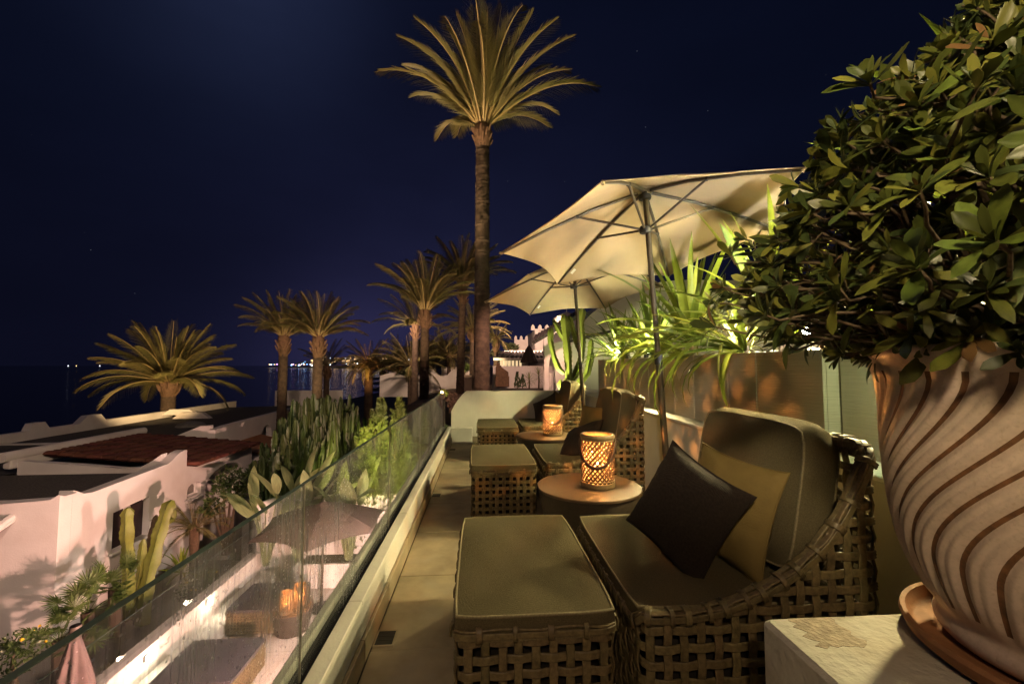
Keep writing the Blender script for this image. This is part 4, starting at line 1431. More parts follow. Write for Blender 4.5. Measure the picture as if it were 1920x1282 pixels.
def pil(label, w, h, T, m, c, normal, twist, seed, wr=0.014, group=None):
    """Pillow centred at c facing normal, turned by twist about it."""
    n = Vector(normal).normalized()
    up = Vector((0, 0, 1)); x = up.cross(n).normalized(); y = n.cross(x)
    ca, sa = math.cos(twist), math.sin(twist)
    X = x * ca + y * sa; Y = y * ca - x * sa
    return pillow(label, w, h, T, m, c, basis_rot(X, Y), seed, wr=wr, group=group)


pil('dark brown textured throw pillow propped on the front of the nearest sofa', .47, .47, .19, M_DPILLOW, (0.920, 1.93, 0.692), (-0.82, -0.44, 0.36), R(-21), 21, group='dark brown throw pillows')
pil('gold throw pillow between the dark pillow and the back cushion of the nearest sofa', .48, .48, .16, M_GPILLOW, (1.130, 1.925, 0.700), (-0.93, -0.26, 0.26), R(-5), 22, group='gold throw pillows')
pil('dark brown throw pillow slumped on the second sofa behind the near lantern', .46, .44, .17, M_DPILLOW, (0.99, 4.28, 0.605), (-0.62, -0.20, 0.75), R(35), 23, .020, group='dark brown throw pillows')
pil('gold throw pillow glowing in lantern light on the second sofa', .47, .47, .15, M_GPILLOW, (1.17, 4.52, 0.690), (-0.90, -0.36, 0.22), R(3), 24, group='gold throw pillows')
pil('dark brown throw pillow leaning at the end wall behind the farther lantern', .46, .46, .15, M_DPILLOW, (1.00, 6.80, 0.640), (-0.70, -0.55, 0.45), R(30), 25, group='dark brown throw pillows')
pil('gold throw pillow standing upright in the farthest sofa', .46, .46, .15, M_GPILLOW, (1.20, 6.86, 0.690), (-0.95, -0.25, 0.2), R(-5), 26, group='gold throw pillows')


def make_table(label):
    t = thing('round_table', label, 'table', (0, 0, 0), group='drum tables between the sofas')
    q = MB(); q.lathe([(0.384, 0.4305), (0.388, 0.434), (0.388, 0.446), (0.384, 0.450), (0.30, 0.450), (0.0005, 0.450)], 56); obj('tabletop', q, M_TABLE, t, angle=30)
    q = MB(); q.lathe([(0.29, 0.0), (0.30, 0.01), (0.34, 0.22), (0.372, 0.40), (0.374, 0.430)], 56); obj('drum', q, M_TDARK, t, angle=30)
    return t


TAB = make_table('round drum table carrying the nearer glowing lantern')
TAB.location = (0.80, 3.22, 0)
dup(TAB, 'round drum table carrying the farther glowing lantern', (0.82, 5.55, 0))


def make_lantern(label):
    t = thing('lantern', label, 'lantern', (0, 0, 0), group='woven bamboo candle lanterns')
    rr = 0.116
    q = MB(); q.lathe([(0.120, 0), (0.127, .004), (0.129, .02), (0.126, .036), (0.118, .040), (0.0005, .040)], 40); obj('base', q, M_BAMBOO2, t, angle=30)
    q = MB(); q.lathe([(0.108, .356), (0.122, .350), (0.129, .362), (0.130, .376), (0.124, .386), (0.112, .388), (0.104, .380), (0.108, .356)], 40, close=False); obj('rim', q, M_BAMBOO2, t, angle=60)
    nst = 22; z0, z1 = .038, .358
    for dirn in (1, -1):
        me = None
        pts, nr = [], []
        for i in range(15):
            f = i / 14
            a = dirn * f * 2.35
            r_ = (rr + 0.006 * math.sin(PI * f)) + (0.0024 if dirn > 0 else -0.0024)
            pts.append(Vector((r_ * math.cos(a), r_ * math.sin(a), z0 + (z1 - z0) * f))); nr.append(Vector((math.cos(a), math.sin(a), 0)))
        me = strand(pts, nr, 0.0125, 0.0030, [(-.5, -.5), (-.4, .5), (.4, .5), (.5, -.5)]).mesh('lattice_strip', M_BAMBOO, angle=180)
        for k in range(nst):
            link('lattice_strip', me, t, rot=(0, 0, 2 * PI * k / nst))
    for z in (.052, .345):
        q = MB(); q.tube([(0.122 * math.cos(2 * PI * i / 36), 0.122 * math.sin(2 * PI * i / 36), z) for i in range(37)], .005, 6, cap=False); obj('binding_ring', q, M_BAMBOO2, t, angle=180)
    q = MB(); q.lathe([(0.108, .042), (0.109, .20), (0.108, .350)], 40, close=False)
    obj('paper_liner', q, M_LINER, t, angle=180)
    q = MB(); q.lathe([(0.055, .041), (0.055, .175), (0.0525, .177), (0.052, .045)], 24, close=False)
    obj('candle_glass', q, M_GLASSL, t, angle=30)
    q = MB(); q.lathe([(0.040, .042), (0.040, .135), (0.034, .140), (0.0005, .132)], 20); obj('candle', q, M_CANDLE, t, angle=40)
    for z in (.150,):
        q = MB(); q.lathe([(0.0005, z - .008), (0.006, z), (0.006, z + .010), (0.0005, z + .028)], 10); obj('flame', q, M_FLAME, t, angle=180)
    # leather strap fallen against the side
    pts, nr = [], []
    for i in range(17):
        f = i / 16
        a = -0.15 + f * (PI - 0.0) * 0.95
        drop = math.sin(PI * f) * 0.19
        rr_ = 0.133 + 0.022 * math.sin(PI * f)
        pts.append(Vector((rr_ * math.cos(-a), rr_ * math.sin(-a), .352 - drop))); nr.append(Vector((math.cos(-a), math.sin(-a), 0.35)))
    q = strand(pts, nr, 0.024, 0.004, [(-.5, -.5), (-.45, .5), (.45, .5), (.5, -.5)]); obj('handle_strap', q, M_LEATHER, t, angle=180)
    return t


LAN = make_lantern('woven bamboo lantern with leather strap glowing on the nearer round table')
LAN.location = (0.865, 3.20, 0.4505); LAN.rotation_euler = (0, 0, R(-32))
LAN2 = dup(LAN, 'woven bamboo lantern glowing on the farther round table before the end wall', (0.905, 5.52, 0.4505), R(-20))


# ------------------------------------------------------------------ umbrellas
def make_umbrella(label, Rr=1.25, group='cream market umbrellas over the sofas', pole_lean=0.063, tilt=(0.071, -0.10), rot0=-0.048, base=True):
    """Origin at the canopy centre on the rim plane."""
    t = thing('market_umbrella', label, 'umbrella', (0, 0, 0), group=group)
    apex = 0.47
    def K(a, f):
        dx, dy = Rr * f * math.cos(a), Rr * f * math.sin(a)
        z = apex * (1 - f) - 0.035 * math.sin(PI * f) * -1
        return Vector((dx, dy, z + tilt[0] * dx + tilt[1] * dy))
    for k in range(6):
        a0, a1 = rot0 + k * PI / 3, rot0 + (k + 1) * PI / 3

        def fn(u, v, a0=a0, a1=a1):
            f = 0.04 + 0.96 * v
            p, q_ = K(a0, f), K(a1, f)
            m_ = p.lerp(q_, u)
            s_ = 4 * u * (1 - u)
            c = Vector((0, 0, m_.z))
            m_ = m_ + Vector((-m_.x, -m_.y, 0)) * (0.075 * s_ * f ** 2.5)
            m_.z += 0.030 * s_ * f * (1 - f) + 0.035 * s_ * f ** 3
            m_.z -= 0.004 * math.sin(9 * u + 5 * v + k) * s_
            return m_
        q = MB(); q.grid(fn, 10, 12); obj('canopy_panel', q, M_CANOPY, t, angle=180)
        # hem
        q = MB(); q.tube([fn(i / 12, 1.0) for i in range(13)], 0.005, 4); obj('hem', q, M_CANOPY, t, angle=180)
        off = Vector((0, 0, -0.016))
        q = MB(); q.tube([K(a0, 0.05) + off * 1.5, K(a0, 0.35) + off, K(a0, 0.7) + off, K(a0, 0.985) + off * .8], [0.0135, 0.0135, 0.0125, 0.011], 6); rb = obj('rib', q, M_POLE, t, angle=60)
        q = MB(); q.tube([Vector((0, 0, 0.115)) + Vector((math.cos(a0) * .045, math.sin(a0) * .045, 0)), K(a0, 0.47) + off * 1.4], 0.0105, 6); obj('strut', q, M_POLE, t, angle=60)
        j = K(a0, 0.47) + off * 1.3
        q = MB(); q.bbox((j.x - .014, j.y - .014, j.z - .014), (j.x + .014, j.y + .014, j.z + .012), .004); obj('strut_joint', q, M_BLACK, t)
        p = K(a0, 0.985)
        q = MB(); q.tube([p + Vector((0, 0, -.02)) , p + Vector((math.cos(a0) * .03, math.sin(a0) * .03, -.012))], [0.013, .010], 6); obj('rib_cap', q, M_CANOPY, t)
    # two tags sewn near the hem, as seen on the left tips
    p = K(rot0 + 2 * PI / 3, .80); q_ = K(rot0 + 2 * PI / 3 - .05, .74)
    d = (K(rot0 + 2 * PI / 3, .9) - K(rot0 + 2 * PI / 3, .6)).normalized(); sd = Vector((-d.y, d.x, 0)).normalized()
    c = p - sd * .035 + Vector((0, 0, -.018))
    q = MB(); 
    vs = [c, c + d * .075, c + d * .075 - sd * .028 + Vector((0, 0, -.01)), c - sd * .028 + Vector((0, 0, -.01))]
    q.add(vs + [w_ + Vector((0, 0, -.0015)) for w_ in vs], [(0, 1, 2, 3), (7, 6, 5, 4), (0, 4, 5, 1), (1, 5, 6, 2), (2, 6, 7, 3), (3, 7, 4, 0)]); obj('care_tag', q, M_TAG, t, smooth=False)
    # top cap
    q = MB(); q.lathe([(0.17, apex - 0.045), (0.10, apex - .005), (0.03, apex + .03), (0.0005, apex + .035)], 18, close=False); obj('vent_cap', q, M_CANOPY, t, angle=180)
    q = MB(); q.lathe([(0.0005, apex + .075), (.018, apex + .07), (.022, apex + .05), (.012, apex + .032), (.0005, apex + .03)], 12); obj('finial', q, M_POLE, t, angle=60)
    # hubs
    q = MB(); q.lathe([(.024, apex - .10), (.05, apex - .095), (.055, apex - .075), (.05, apex - .055), (.024, apex - .05)], 14); obj('crown_hub', q, M_BLACK, t, angle=30)
    q = MB(); q.lathe([(.026, .075), (.045, .08), (.055, .10), (.055, .125), (.045, .14), (.026, .145)], 14); obj('runner_hub', q, M_BLACK, t, angle=30)
    return t


def add_pole(t, foot, lean_top, r=0.027):
    """Pole from foot (local) to the crown (local), with crank collar and knob."""
    f, c = Vector(foot), Vector(lean_top)
    d = (c - f)
    q = MB(); q.tube([f, f.lerp(c, .5)], [r, r], 12); p = obj('lower_pole', q, M_POLE, t, angle=60)
    q = MB(); q.tube([f.lerp(c, .5), c], [r * .88, r * .88], 12); p2 = obj('upper_pole', q, M_POLE, t, angle=60)
    m_ = f.lerp(c, .49)
    q = MB(); q.tube([m_ - d * .012, m_ + d * .02], [r * 1.25, r * 1.25], 12); obj('collar', q, M_BLACK, p, angle=60)
    m2 = f.lerp(c, .60)
    q = MB(); q.tube([m2 + Vector((0, -.015, 0)), m2 + Vector((-.02, -.06, 0))], [.014, .018], 8); obj('tightening_knob', q, M_BLACK, p, angle=60)
    q = MB(); q.lathe([(.23, 0.0), (.235, .02), (.22, .05), (.06, .07), (.035, .09), (.033, .28), (.0005, .28)], 24, c=(f.x, f.y)); o = obj('base_weight', q, M_BLACK, t, loc=(0, 0, f.z), angle=40)


UM = make_umbrella('cream market umbrella open over the nearest sofas, underside facing the camera')
UM.location = (1.395, 3.53, 2.405)
add_pole(UM, (0.17, -0.03, -2.405), (0.0, 0.0, 0.44))
UM2 = dup(UM, 'cream market umbrella farther off, partly hidden behind the nearer one', (1.27, 5.86, 2.345), R(-4))

# lower terrace umbrella, the same build in taupe
UL = make_umbrella('open taupe umbrella seen from above on the lower terrace', Rr=1.42, group=None, tilt=(0.0, 0.0), rot0=R(38))
child_map()
for c in kids(UL):
    if c.data.materials[0] == M_CANOPY:
        c.data.materials[0] = M_TAUPE
hub = atY(607, 948, 9.8)
UL.location = (hub.x, hub.y, hub.z - 0.40)
add_pole(UL, (0.0, 0.0, ZL - UL.location.z), (0, 0, .44))

# furniture of the lower terrace: same sofas in grey, backs to the parapet
rc = {M_CUSH: M_GREYCUSH, M_PIPE: M_GREYCUSH}
DB = make_ottoman('broad grey cushioned wicker daybed on the lower terrace nearest the raised bed', 1.22, 1.08, 'wicker daybeds on the lower terrace')
DB.location = (-5.0, 8.95, ZL + .0)
child_map()
for c in kids(DB):
    if c.data.materials[0] == M_CUSH:
        c.data.materials[0] = M_GREYCUSH
        for d in kids(c):
            d.data.materials[0] = M_GREYCUSH
dup(DB, 'broad grey cushioned wicker daybed on the lower terrace beside the nearer wall lamp', (-5.0, 7.0, ZL))
dup(DB, 'broad grey cushioned wicker daybed on the lower terrace nearest to the folded umbrella', (-5.0, 5.1, ZL))
lp = atZ(545, 1122, ZL + .45 + .2)
tl = dup(TAB, 'round drum table on the lower terrace with two lanterns', (lp.x + .0, lp.y + .1, ZL))
tl['group'] = ''
del tl['group']
LL1 = dup(LAN, 'bamboo lantern on the lower terrace table, the nearer of the pair', (lp.x - .04, lp.y - .10, ZL + .4505), 0.3, group='lanterns on the lower terrace')
LL2 = dup(LAN, 'bamboo lantern on the lower terrace table, the farther of the pair', (lp.x + .10, lp.y + .18, ZL + .4505), 1.1, group='lanterns on the lower terrace')

# folded umbrella at the lower left
p = atY(133, 1185, 5.6)
cu = thing('folded_umbrella', 'folded pink taupe umbrella standing on the lower terrace at the parapet', 'umbrella', (p.x + .05, 5.6, ZL))
hh = p.z - ZL
q = MB()
vs = []
def fold(u, v):
    a = 2 * PI * u; f = v
    r_ = (0.05 + 0.20 * f ** .8) * (1 + 0.38 * math.cos(7 * a) * min(1, f * 3))
    return (r_ * math.cos(a), r_ * math.sin(a), hh - .06 - 1.45 * f)
q.grid(fold, 64, 10, wrapu=True); obj('folded_canopy', q, mat('pink_canvas', (0.14, 0.10, 0.095), .9, trans=.1, var=.1), cu, angle=180)
q = MB(); q.lathe([(.03, 0), (.03, hh)], 10); obj('pole', q, M_POLE, cu, angle=60)
q = MB(); q.lathe([(.055, hh - .08), (.06, hh - .02), (.055, hh + .08), (.0005, hh + .09)], 14); obj('cap', q, M_TDARK, cu, angle=40)
q = MB(); q.lathe([(.25, 0.0), (.25, .06), (.05, .08), (.05, .2), (.0005, .2)], 20); obj('base_weight', q, M_BLACK, cu, angle=40)

# ------------------------------------------------------------------ the big striped pot
POT = thing('striped_pot', 'huge glazed urn with swirling brown fluted stripes on the pedestal', 'pot', (1.48, 0.98, 0.6))
prof = [(0.190, 0.0225), (0.262, 0.028), (0.279, 0.050), (0.282, 0.066), (0.270, 0.082), (0.262, 0.092), (0.266, 0.102), (0.283, 0.118), (0.305, 0.150), (0.326, 0.195), (0.348, 0.265), (0.3605, 0.345), (0.370, 0.440), (0.3735, 0.530), (0.3745, 0.620), (0.377, 0.690), (0.384, 0.735), (0.398, 0.762), (0.412, 0.776), (0.417, 0.792), (0.412, 0.806), (0.398, 0.808), (0.385, 0.795), (0.370, 0.74), (0.365, 0.60)]
zs = [z for _, z in prof[:20]]
NF = 31
dense = []
for i in range(len(prof) - 1):
    (r0, z0), (r1, z1) = prof[i], prof[i + 1]
    nn = max(1, int(math.hypot(r1 - r0, z1 - z0) / 0.018))
    for k in range(nn):
        f = k / nn
        dense.append((r0 + (r1 - r0) * f, z0 + (z1 - z0) * f, i))
dense.append((*prof[-1], len(prof) - 1))
# smooth the profile a little
arr = np.array([(a, b) for a, b, _ in dense])
for _ in range(2):
    arr[1:-1] = (arr[:-2] + 2 * arr[1:-1] + arr[2:]) / 4
NSEG = NF * 11


def twist(z):
    return 0.80 * sstep(0.25, 0.75, z) + 0.22 * sstep(0.05, 0.8, z)


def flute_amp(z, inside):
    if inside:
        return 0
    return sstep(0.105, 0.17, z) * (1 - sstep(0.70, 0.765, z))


q = MB(); vs = []
ins = [i for i in range(len(arr))]
maxr_i = int(np.argmax(arr[:, 0]))
for i, (r_, z) in enumerate(arr):
    inside = i > maxr_i
    A = flute_amp(z, inside)
    for k in range(NSEG):
        a = 2 * PI * k / NSEG
        ph = (k % 11) / 11.0
        # a rounded lobe with a narrow valley
        d = abs(ph - 0.5 + 0.045) * 2
        val = math.exp(-((1 - d) / 0.25) ** 2)
        lobe = 0.0035 * math.cos(PI * (d * 1.0)) * -1
        rr_ = r_ + A * (lobe * 2.4 - 0.0100 * val)
        th = a + (twist(z) if not inside else twist(.76))
        vs.append((rr_ * math.cos(th), rr_ * math.sin(th), z))
fs, mi = [], []
for i in range(len(arr) - 1):
    zc = (arr[i][1] + arr[i + 1][1]) / 2
    A = flute_amp(zc, i > maxr_i)
    for k in range(NSEG):
        k2 = (k + 1) % NSEG
        fs.append((i * NSEG + k, i * NSEG + k2, (i + 1) * NSEG + k2, (i + 1) * NSEG + k))
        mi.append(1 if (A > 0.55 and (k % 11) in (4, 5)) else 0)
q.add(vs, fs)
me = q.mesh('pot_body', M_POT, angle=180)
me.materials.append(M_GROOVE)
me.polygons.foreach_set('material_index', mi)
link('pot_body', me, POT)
q = MB(); q.lathe([(0.366, .70), (0.0005, .705)], 40, close=False); obj('soil', q, M_SOIL, POT)
SAU = thing('saucer', 'terracotta saucer under the huge striped urn', 'saucer', (1.48, 0.98, 0.6035))
q = MB(); q.lathe([(0.24, 0.0), (0.318, 0.002), (0.338, 0.018), (0.348, 0.044), (0.344, 0.054), (0.333, 0.052), (0.322, 0.026), (0.312, 0.020), (0.0005, 0.019)], 64); obj('dish', q, M_TERRA, SAU, angle=40)

# ================================================================== PLANTS
def ribbon(pts, side, widths, fold=0.0):
    """Leaf strip with a keel: three points across."""
    m = len(pts)
    b = MB(); vs = []
    for i in range(m):
        t = (pts[min(i + 1, m - 1)] - pts[max(i - 1, 0)]).normalized()
        s = (side - t * side.dot(t)).normalized()
        n = s.cross(t)
        w = widths[i]
        vs += [pts[i] - s * w + n * (fold * w), pts[i], pts[i] + s * w + n * (fold * w)]
    fs = []
    for i in range(m - 1):
        for k in range(2):
            a = i * 3 + k
            fs.append((a, a + 1, a + 4, a + 3))
    return b.add(vs, fs)


def strap_mesh(name, L, w, droop, m, n=8, stiff=0.0):
    """A strap leaf along +x that arches over by droop radians."""
    pts = []; p = Vector((0, 0, 0)); a = 0.0
    for i in range(n + 1):
        pts.append(p.copy())
        f = i / n
        a = -droop * max(0, f - stiff) ** 1.4 / (1 - stiff) ** 1.4
        p = p + Vector((math.cos(a), 0, math.sin(a))) * (L / n)
    ws = [w * (0.55 + 0.45 * min(1, 4 * i / n)) * (1 - (i / n) ** 3.0) ** 0.8 + 0.0004 for i in range(n + 1)]
    return ribbon(pts, Vector((0, 1, 0)), ws, 0.35).mesh(name, m, angle=180)


STRAPS = [strap_mesh('strap_leaf', 1.0, 0.034, d, M_STRAP) for d in (0.25, 0.7, 1.3, 2.0, 2.6)]
STRAPS_P = [strap_mesh('pale_strap_leaf', 1.0, 0.018, d, M_STRAP2) for d in (0.4, 1.2, 2.1, 2.8)]


def strap_plant(label, loc, n, Lr, elev, width=1.0, trunk=0.1, pale=False, seed=0, az=(0, 2 * PI), droopy=False, group='strap leaved plants in the planters', cat='plant', extra=()):
    rs = random.Random(seed)
    t = thing('strap_leaf_plant', label, cat, loc, group=group)
    if trunk > 0:
        q = MB(); q.tube([(0, 0, -.10), (0.01, 0, trunk * .5), (0, 0, trunk + .03)], [.03, .026, .022], 7); obj('stem', q, M_STEM, t, angle=60)
    pool = STRAPS_P if pale else STRAPS
    for i in range(n):
        f = (i + rs.random()) / n
        el = elev[0] + (elev[1] - elev[0]) * f ** 0.9
        a = rs.uniform(*az) if (az[1] - az[0]) < 6 else i * 2.39996 + rs.uniform(-.25, .25)
        L = rs.uniform(*Lr) * (0.75 + .35 * math.sin(PI * f))
        lvl = 1 - f
        idx = min(len(pool) - 1, max(0, int(lvl * len(pool) * (.95 if droopy else .50) + rs.uniform(-.5, .5)) + (1 if droopy else 0)))
        link('leaf', pool[idx], t, (0, 0, trunk * (0.55 + .45 * f)), (rs.uniform(-.5, .5), -el, a), (L, L * width * rs.uniform(.8, 1.2), L))
    for (a, el, L, idx, wd) in extra:
        link('leaf', pool[min(idx, len(pool) - 1)], t, (0, 0, trunk), (rs.uniform(-.3, .3), -el, a), (L, L * wd, L))
    return t


def PL(u, Y):                       # planter spot by picture column and distance along the row
    return (2.12, Y, 1.385)


strap_plant('spiky green plant lit from below in the farthest planter, next to the cactus', (2.10, 6.45, 1.40), 44, (.65, 1.0), (.2, 1.5), .9, .10, seed=1)
strap_plant('white lit spiky plant standing left of the near umbrella pole', (2.14, 5.25, 1.40), 48, (.7, 1.1), (.25, 1.5), 1.0, .12, seed=2)
strap_plant('tall broad leaved cordyline rising right of the near umbrella pole', (2.16, 4.30, 1.40), 38, (.8, 1.15), (.25, 1.5), 1.0, .30, seed=3)
strap_plant('low spidery plant spilling over the planter just left of the near umbrella pole', (2.02, 4.75, 1.41), 15, (.45, .75), (-.1, 1.1), .7, .04, pale=True, seed=4, droopy=True)
strap_plant('golden lit arching plant with a red base beside the bush', (2.12, 3.38, 1.40), 36, (.7, 1.05), (.05, 1.2), .75, .10, pale=True, seed=5, droopy=True)
strap_plant('broad leaved cordyline half hidden by the potted bush', (2.2, 3.0, 1.40), 26, (.8, 1.15), (.1, 1.5), 1.2, .25, seed=6)
strap_plant('long leaved plant trailing over the planter behind the nearest sofa', (1.95, 3.05, 1.43), 15, (.80, 1.15), (.0, .7), .75, .03, seed=7, az=(PI * 0.70, PI * 1.30), droopy=True)
strap_plant('long leaved plant trailing over the planter behind the second sofa', (1.95, 3.95, 1.43), 16, (.75, 1.1), (.0, .7), .75, .03, seed=8, az=(PI * 0.70, PI * 1.30), droopy=True)
strap_plant('short trailing plant over the planter beside the far umbrella pole', (1.97, 5.75, 1.42), 9, (.6, .95), (.0, .9), .8, .03, seed=9, az=(PI * 0.55, PI * 1.45), droopy=True)
strap_plant('upright dark cordyline in the near planter seen through the bush', (2.28, 1.62, 1.40), 26, (.8, 1.1), (.5, 1.5), 1.2, .45, seed=10)
strap_plant('tall cordyline whose pale leaf tips show above the bush', (2.30, 1.45, 1.40), 22, (.9, 1.25), (.75, 1.5), 1.2, .65, seed=12)
strap_plant('thin spiky plant in the far planter behind the second sofa lamp', (2.22, 5.95, 1.40), 24, (.5, .8), (.2, 1.5), .8, .2, seed=13)


# ------------------------------------------------------------------ cactus columns
def cactus_col(n=5, H_=2.0, r=0.09, seed=0, bend=0.0, seg=16, knob=0.5, m=None):
    rs = random.Random(seed)
    q = MB(); vs = []
    w = 2 * n
    ph = rs.uniform(0, 6)
    for i in range(seg + 1):
        f = i / seg
        R_ = r * (0.82 + .18 * math.sin(f * H_ / 0.28 + ph)) * (1 if f < .9 else math.sqrt(max(0.02, 1 - ((f - .9) / .1) ** 2)))
        R_ *= (0.8 + .2 * min(1, f * 4)) * (1.14 if i % 2 else 0.86)
        cx = bend * f * f * H_; cy = 0.02 * math.sin(f * 5 + ph)
        for k in range(w):
            a = 2 * PI * k / w
            kn = knob * 0.18 * math.sin(f * H_ / 0.055 + k)
            rr = R_ * ((1.0 + kn) if k % 2 == 0 else 0.52)
            vs.append((cx + rr * math.cos(a), cy + rr * math.sin(a), f * H_))
    fs = []
    for i in range(seg):
        for k in range(w):
            k2 = (k + 1) % w
            fs.append((i * w + k, i * w + k2, (i + 1) * w + k2, (i + 1) * w + k))
    fs.append(tuple(range(seg * w, seg * w + w)))
    return q.add(vs, fs).mesh('cactus_stem', m, angle=40)


def arm_mesh(r, out, up, m, n=4, seed=0):
    """A branch that leaves sideways and turns up."""
    rs = random.Random(seed)
    path = []
    for i in range(14):
        f = i / 13
        a = min(1, f * 2.2)
        x = out * math.sin(a * PI / 2); z = up * max(0, f - 0.12) / .88 + 0.10 * (1 - math.cos(a * PI / 2)) * out
        path.append((x, 0.02 * math.sin(6 * f + seed), z))
    rad = [r * (0.65 + .35 * min(1, 5 * i / 13)) * (1 + .13 * math.sin(i * 2.6 + seed)) * (1 if i < 12 else .62) for i in range(14)]
    # denser rings for the wavy ribs
    P2, R2 = [], []
    for i in range(13):
        for k in range(2):
            f = k / 2
            P2.append(Vector(path[i]).lerp(Vector(path[i + 1]), f)); R2.append((rad[i] + (rad[i + 1] - rad[i]) * f) * (1.0 + (0.10 if k else -0.04)))
    P2.append(Vector(path[13])); R2.append(rad[13] * .4)
    sec = [1.0, .5] * n
    return MB().tube(P2, R2, 2 * n, sec=sec).mesh('cactus_arm', m, angle=40)


# big dark candelabra euphorbia clump, behind the lower terrace
EU = thing('candelabra_cactus', 'huge dark clump of upright candelabra cactus columns beyond the lower terrace', 'cactus', (-4.85, 13.2, -5.2))
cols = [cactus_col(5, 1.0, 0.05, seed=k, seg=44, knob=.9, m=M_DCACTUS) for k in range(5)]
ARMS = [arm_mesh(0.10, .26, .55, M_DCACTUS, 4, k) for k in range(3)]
rs = random.Random(4)
for i in range(290):
    a = rs.uniform(0, 2 * PI); rr = math.sqrt(rs.random())
    x, y = 1.85 * rr * math.cos(a), 1.2 * rr * math.sin(a)
    top = 5.75 - 1.0 * rr ** 3 - (.8 if x < -1.0 else 0) * rs.uniform(.4, 1) - rs.uniform(0, .55)
    if y < -.2:
        top -= rs.uniform(0, 2.2)
    lean = rr * 0.13
    z0 = rs.uniform(0, .6) + 1.6
    Lc = top - z0
    thick = rs.uniform(1.3, 1.9)
    link('stem', cols[i % 5], EU, (x * .72, y * .72, z0), (-lean * math.sin(a), lean * math.cos(a), rs.uniform(0, 6)), (thick * 1.1, thick * 1.1, Lc))
    if i % 2 == 0:
        link('arm', ARMS[i % 3], EU, (x * .95, y * .95, z0 + Lc * rs.uniform(.6, .9)), (0, 0, rs.uniform(0, 6)), (.55, .55, rs.uniform(.5, 1.1)))
for i in range(14):
    a = i * 0.45; 
    q = MB(); q.tube([(0.5 * math.cos(a), .4 * math.sin(a), -.2), (.6 * math.cos(a), .5 * math.sin(a), 1.2), (.9 * math.cos(a), .7 * math.sin(a), 2.2)], [.13, .11, .09], 6); obj('trunk', q, M_STEM, EU)

# bright cactus at the end of the terrace, just past the back wall
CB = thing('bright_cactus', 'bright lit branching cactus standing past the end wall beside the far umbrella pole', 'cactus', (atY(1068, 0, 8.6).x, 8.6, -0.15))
sc = 8.6 / F
def cz(v): return atY(1068, v, 8.6).z + .15
def cxx(u): return (atY(u, 640, 8.6).x - CB.location.x)
def stem(path, r, name='stem', n=4, m=M_CACTUS, yoff=0.0, parent=CB):
    pts = [Vector((cxx(u), yoff, cz(v))) for u, v in path]
    # resample with wavy joints
    out, rad = [], []
    D = [0]
    for a, b in zip(pts[:-1], pts[1:]): D.append(D[-1] + (b - a).length)
    N_s = max(6, int(D[-1] / .045))
    for i in range(N_s + 1):
        s = D[-1] * i / N_s
        k = min(len(D) - 2, int(np.searchsorted(D, s, side='right')) - 1)
        out.append(pts[k].lerp(pts[k + 1], (s - D[k]) / max(1e-6, D[k + 1] - D[k])))
        e_ = 1 if i < N_s - 1 else (.75 if i == N_s - 1 else .3)
        rad.append(r * (0.9 + .10 * math.sin(s / .11) + (.09 if i % 2 else -.03)) * e_ * (0.7 + .3 * min(1, s / .2)))
    q = MB(); q.tube(out, rad, 2 * n, sec=[1, .50] * n); return obj(name, q, m, parent, angle=40)
stem([(1066, 740), (1066, 700), (1064, 660), (1060, 620), (1058, 590)], .085)
stem([(1063, 640), (1066, 620), (1064, 600), (1056, 588)], .07, yoff=.1)
stem([(1056, 700), (1046, 690), (1038, 670), (1031, 640), (1032, 620), (1034, 615)], .062, 'arm', yoff=-.06)
stem([(1060, 640), (1050, 622), (1041, 606), (1038, 598)], .055, 'arm', yoff=.05)
stem([(1072, 715), (1082, 700), (1092, 672), (1094, 640), (1092, 605), (1096, 575)], .078, 'arm', yoff=.12)
stem([(1092, 660), (1086, 640), (1078, 615), (1072, 590)], .065, 'arm', yoff=.22)
stem([(1070, 720), (1058, 712), (1056, 725)], .05, 'arm', yoff=-.1)
stem([(1074, 725), (1096, 700), (1104, 660), (1106, 635)], .06, 'arm', yoff=-.12)
stem([(1078, 735), (1108, 700), (1116, 660)], .055, 'arm', yoff=.2)
stem([(1062, 740), (1052, 722), (1054, 712)], .06, 'arm', yoff=.18)

# three garden cacti against the white house
def house_cactus(label, base_uv, paths, r, x):
    pb = atX(*base_uv, x)
    t = thing('column_cactus', label, 'cactus', (x, pb.y, pb.z - 1.2), group='tall cacti by the white house')
    for path, rr in paths:
        pts = [Vector((0 + 0.04 * i, atX(u, v, x).y - pb.y, atX(u, v, x).z - pb.z + 1.2)) for i, (u, v) in enumerate(path)]
        out, rad = [], []; D = [0]
        for a, b in zip(pts[:-1], pts[1:]): D.append(D[-1] + (b - a).length)
        N_s = max(6, int(D[-1] / .06))
        for i in range(N_s + 1):
            s = D[-1] * i / N_s
            k = min(len(D) - 2, int(np.searchsorted(D, s, side='right')) - 1)
            out.append(pts[k].lerp(pts[k + 1], (s - D[k]) / max(1e-6, D[k + 1] - D[k])))
            e_ = 1 if i < N_s - 1 else (.75 if i == N_s - 1 else .3)
            rad.append(rr * (0.9 + .12 * math.sin(s / .09) + (.07 if i % 2 else -.03)) * e_)
        q = MB(); q.tube(out, rad, 10, sec=[1, .6] * 5); obj('stem', q, M_CACTUS, t, angle=40)
    return t
house_cactus('slim single column cactus in front of the left shutter of the white house', (238, 1110), [([(240, 1160), (238, 1080), (232, 1010), (228, 952)], .13), ([(252, 1160), (262, 1060), (262, 1010)], .09)], .1, -7.35)
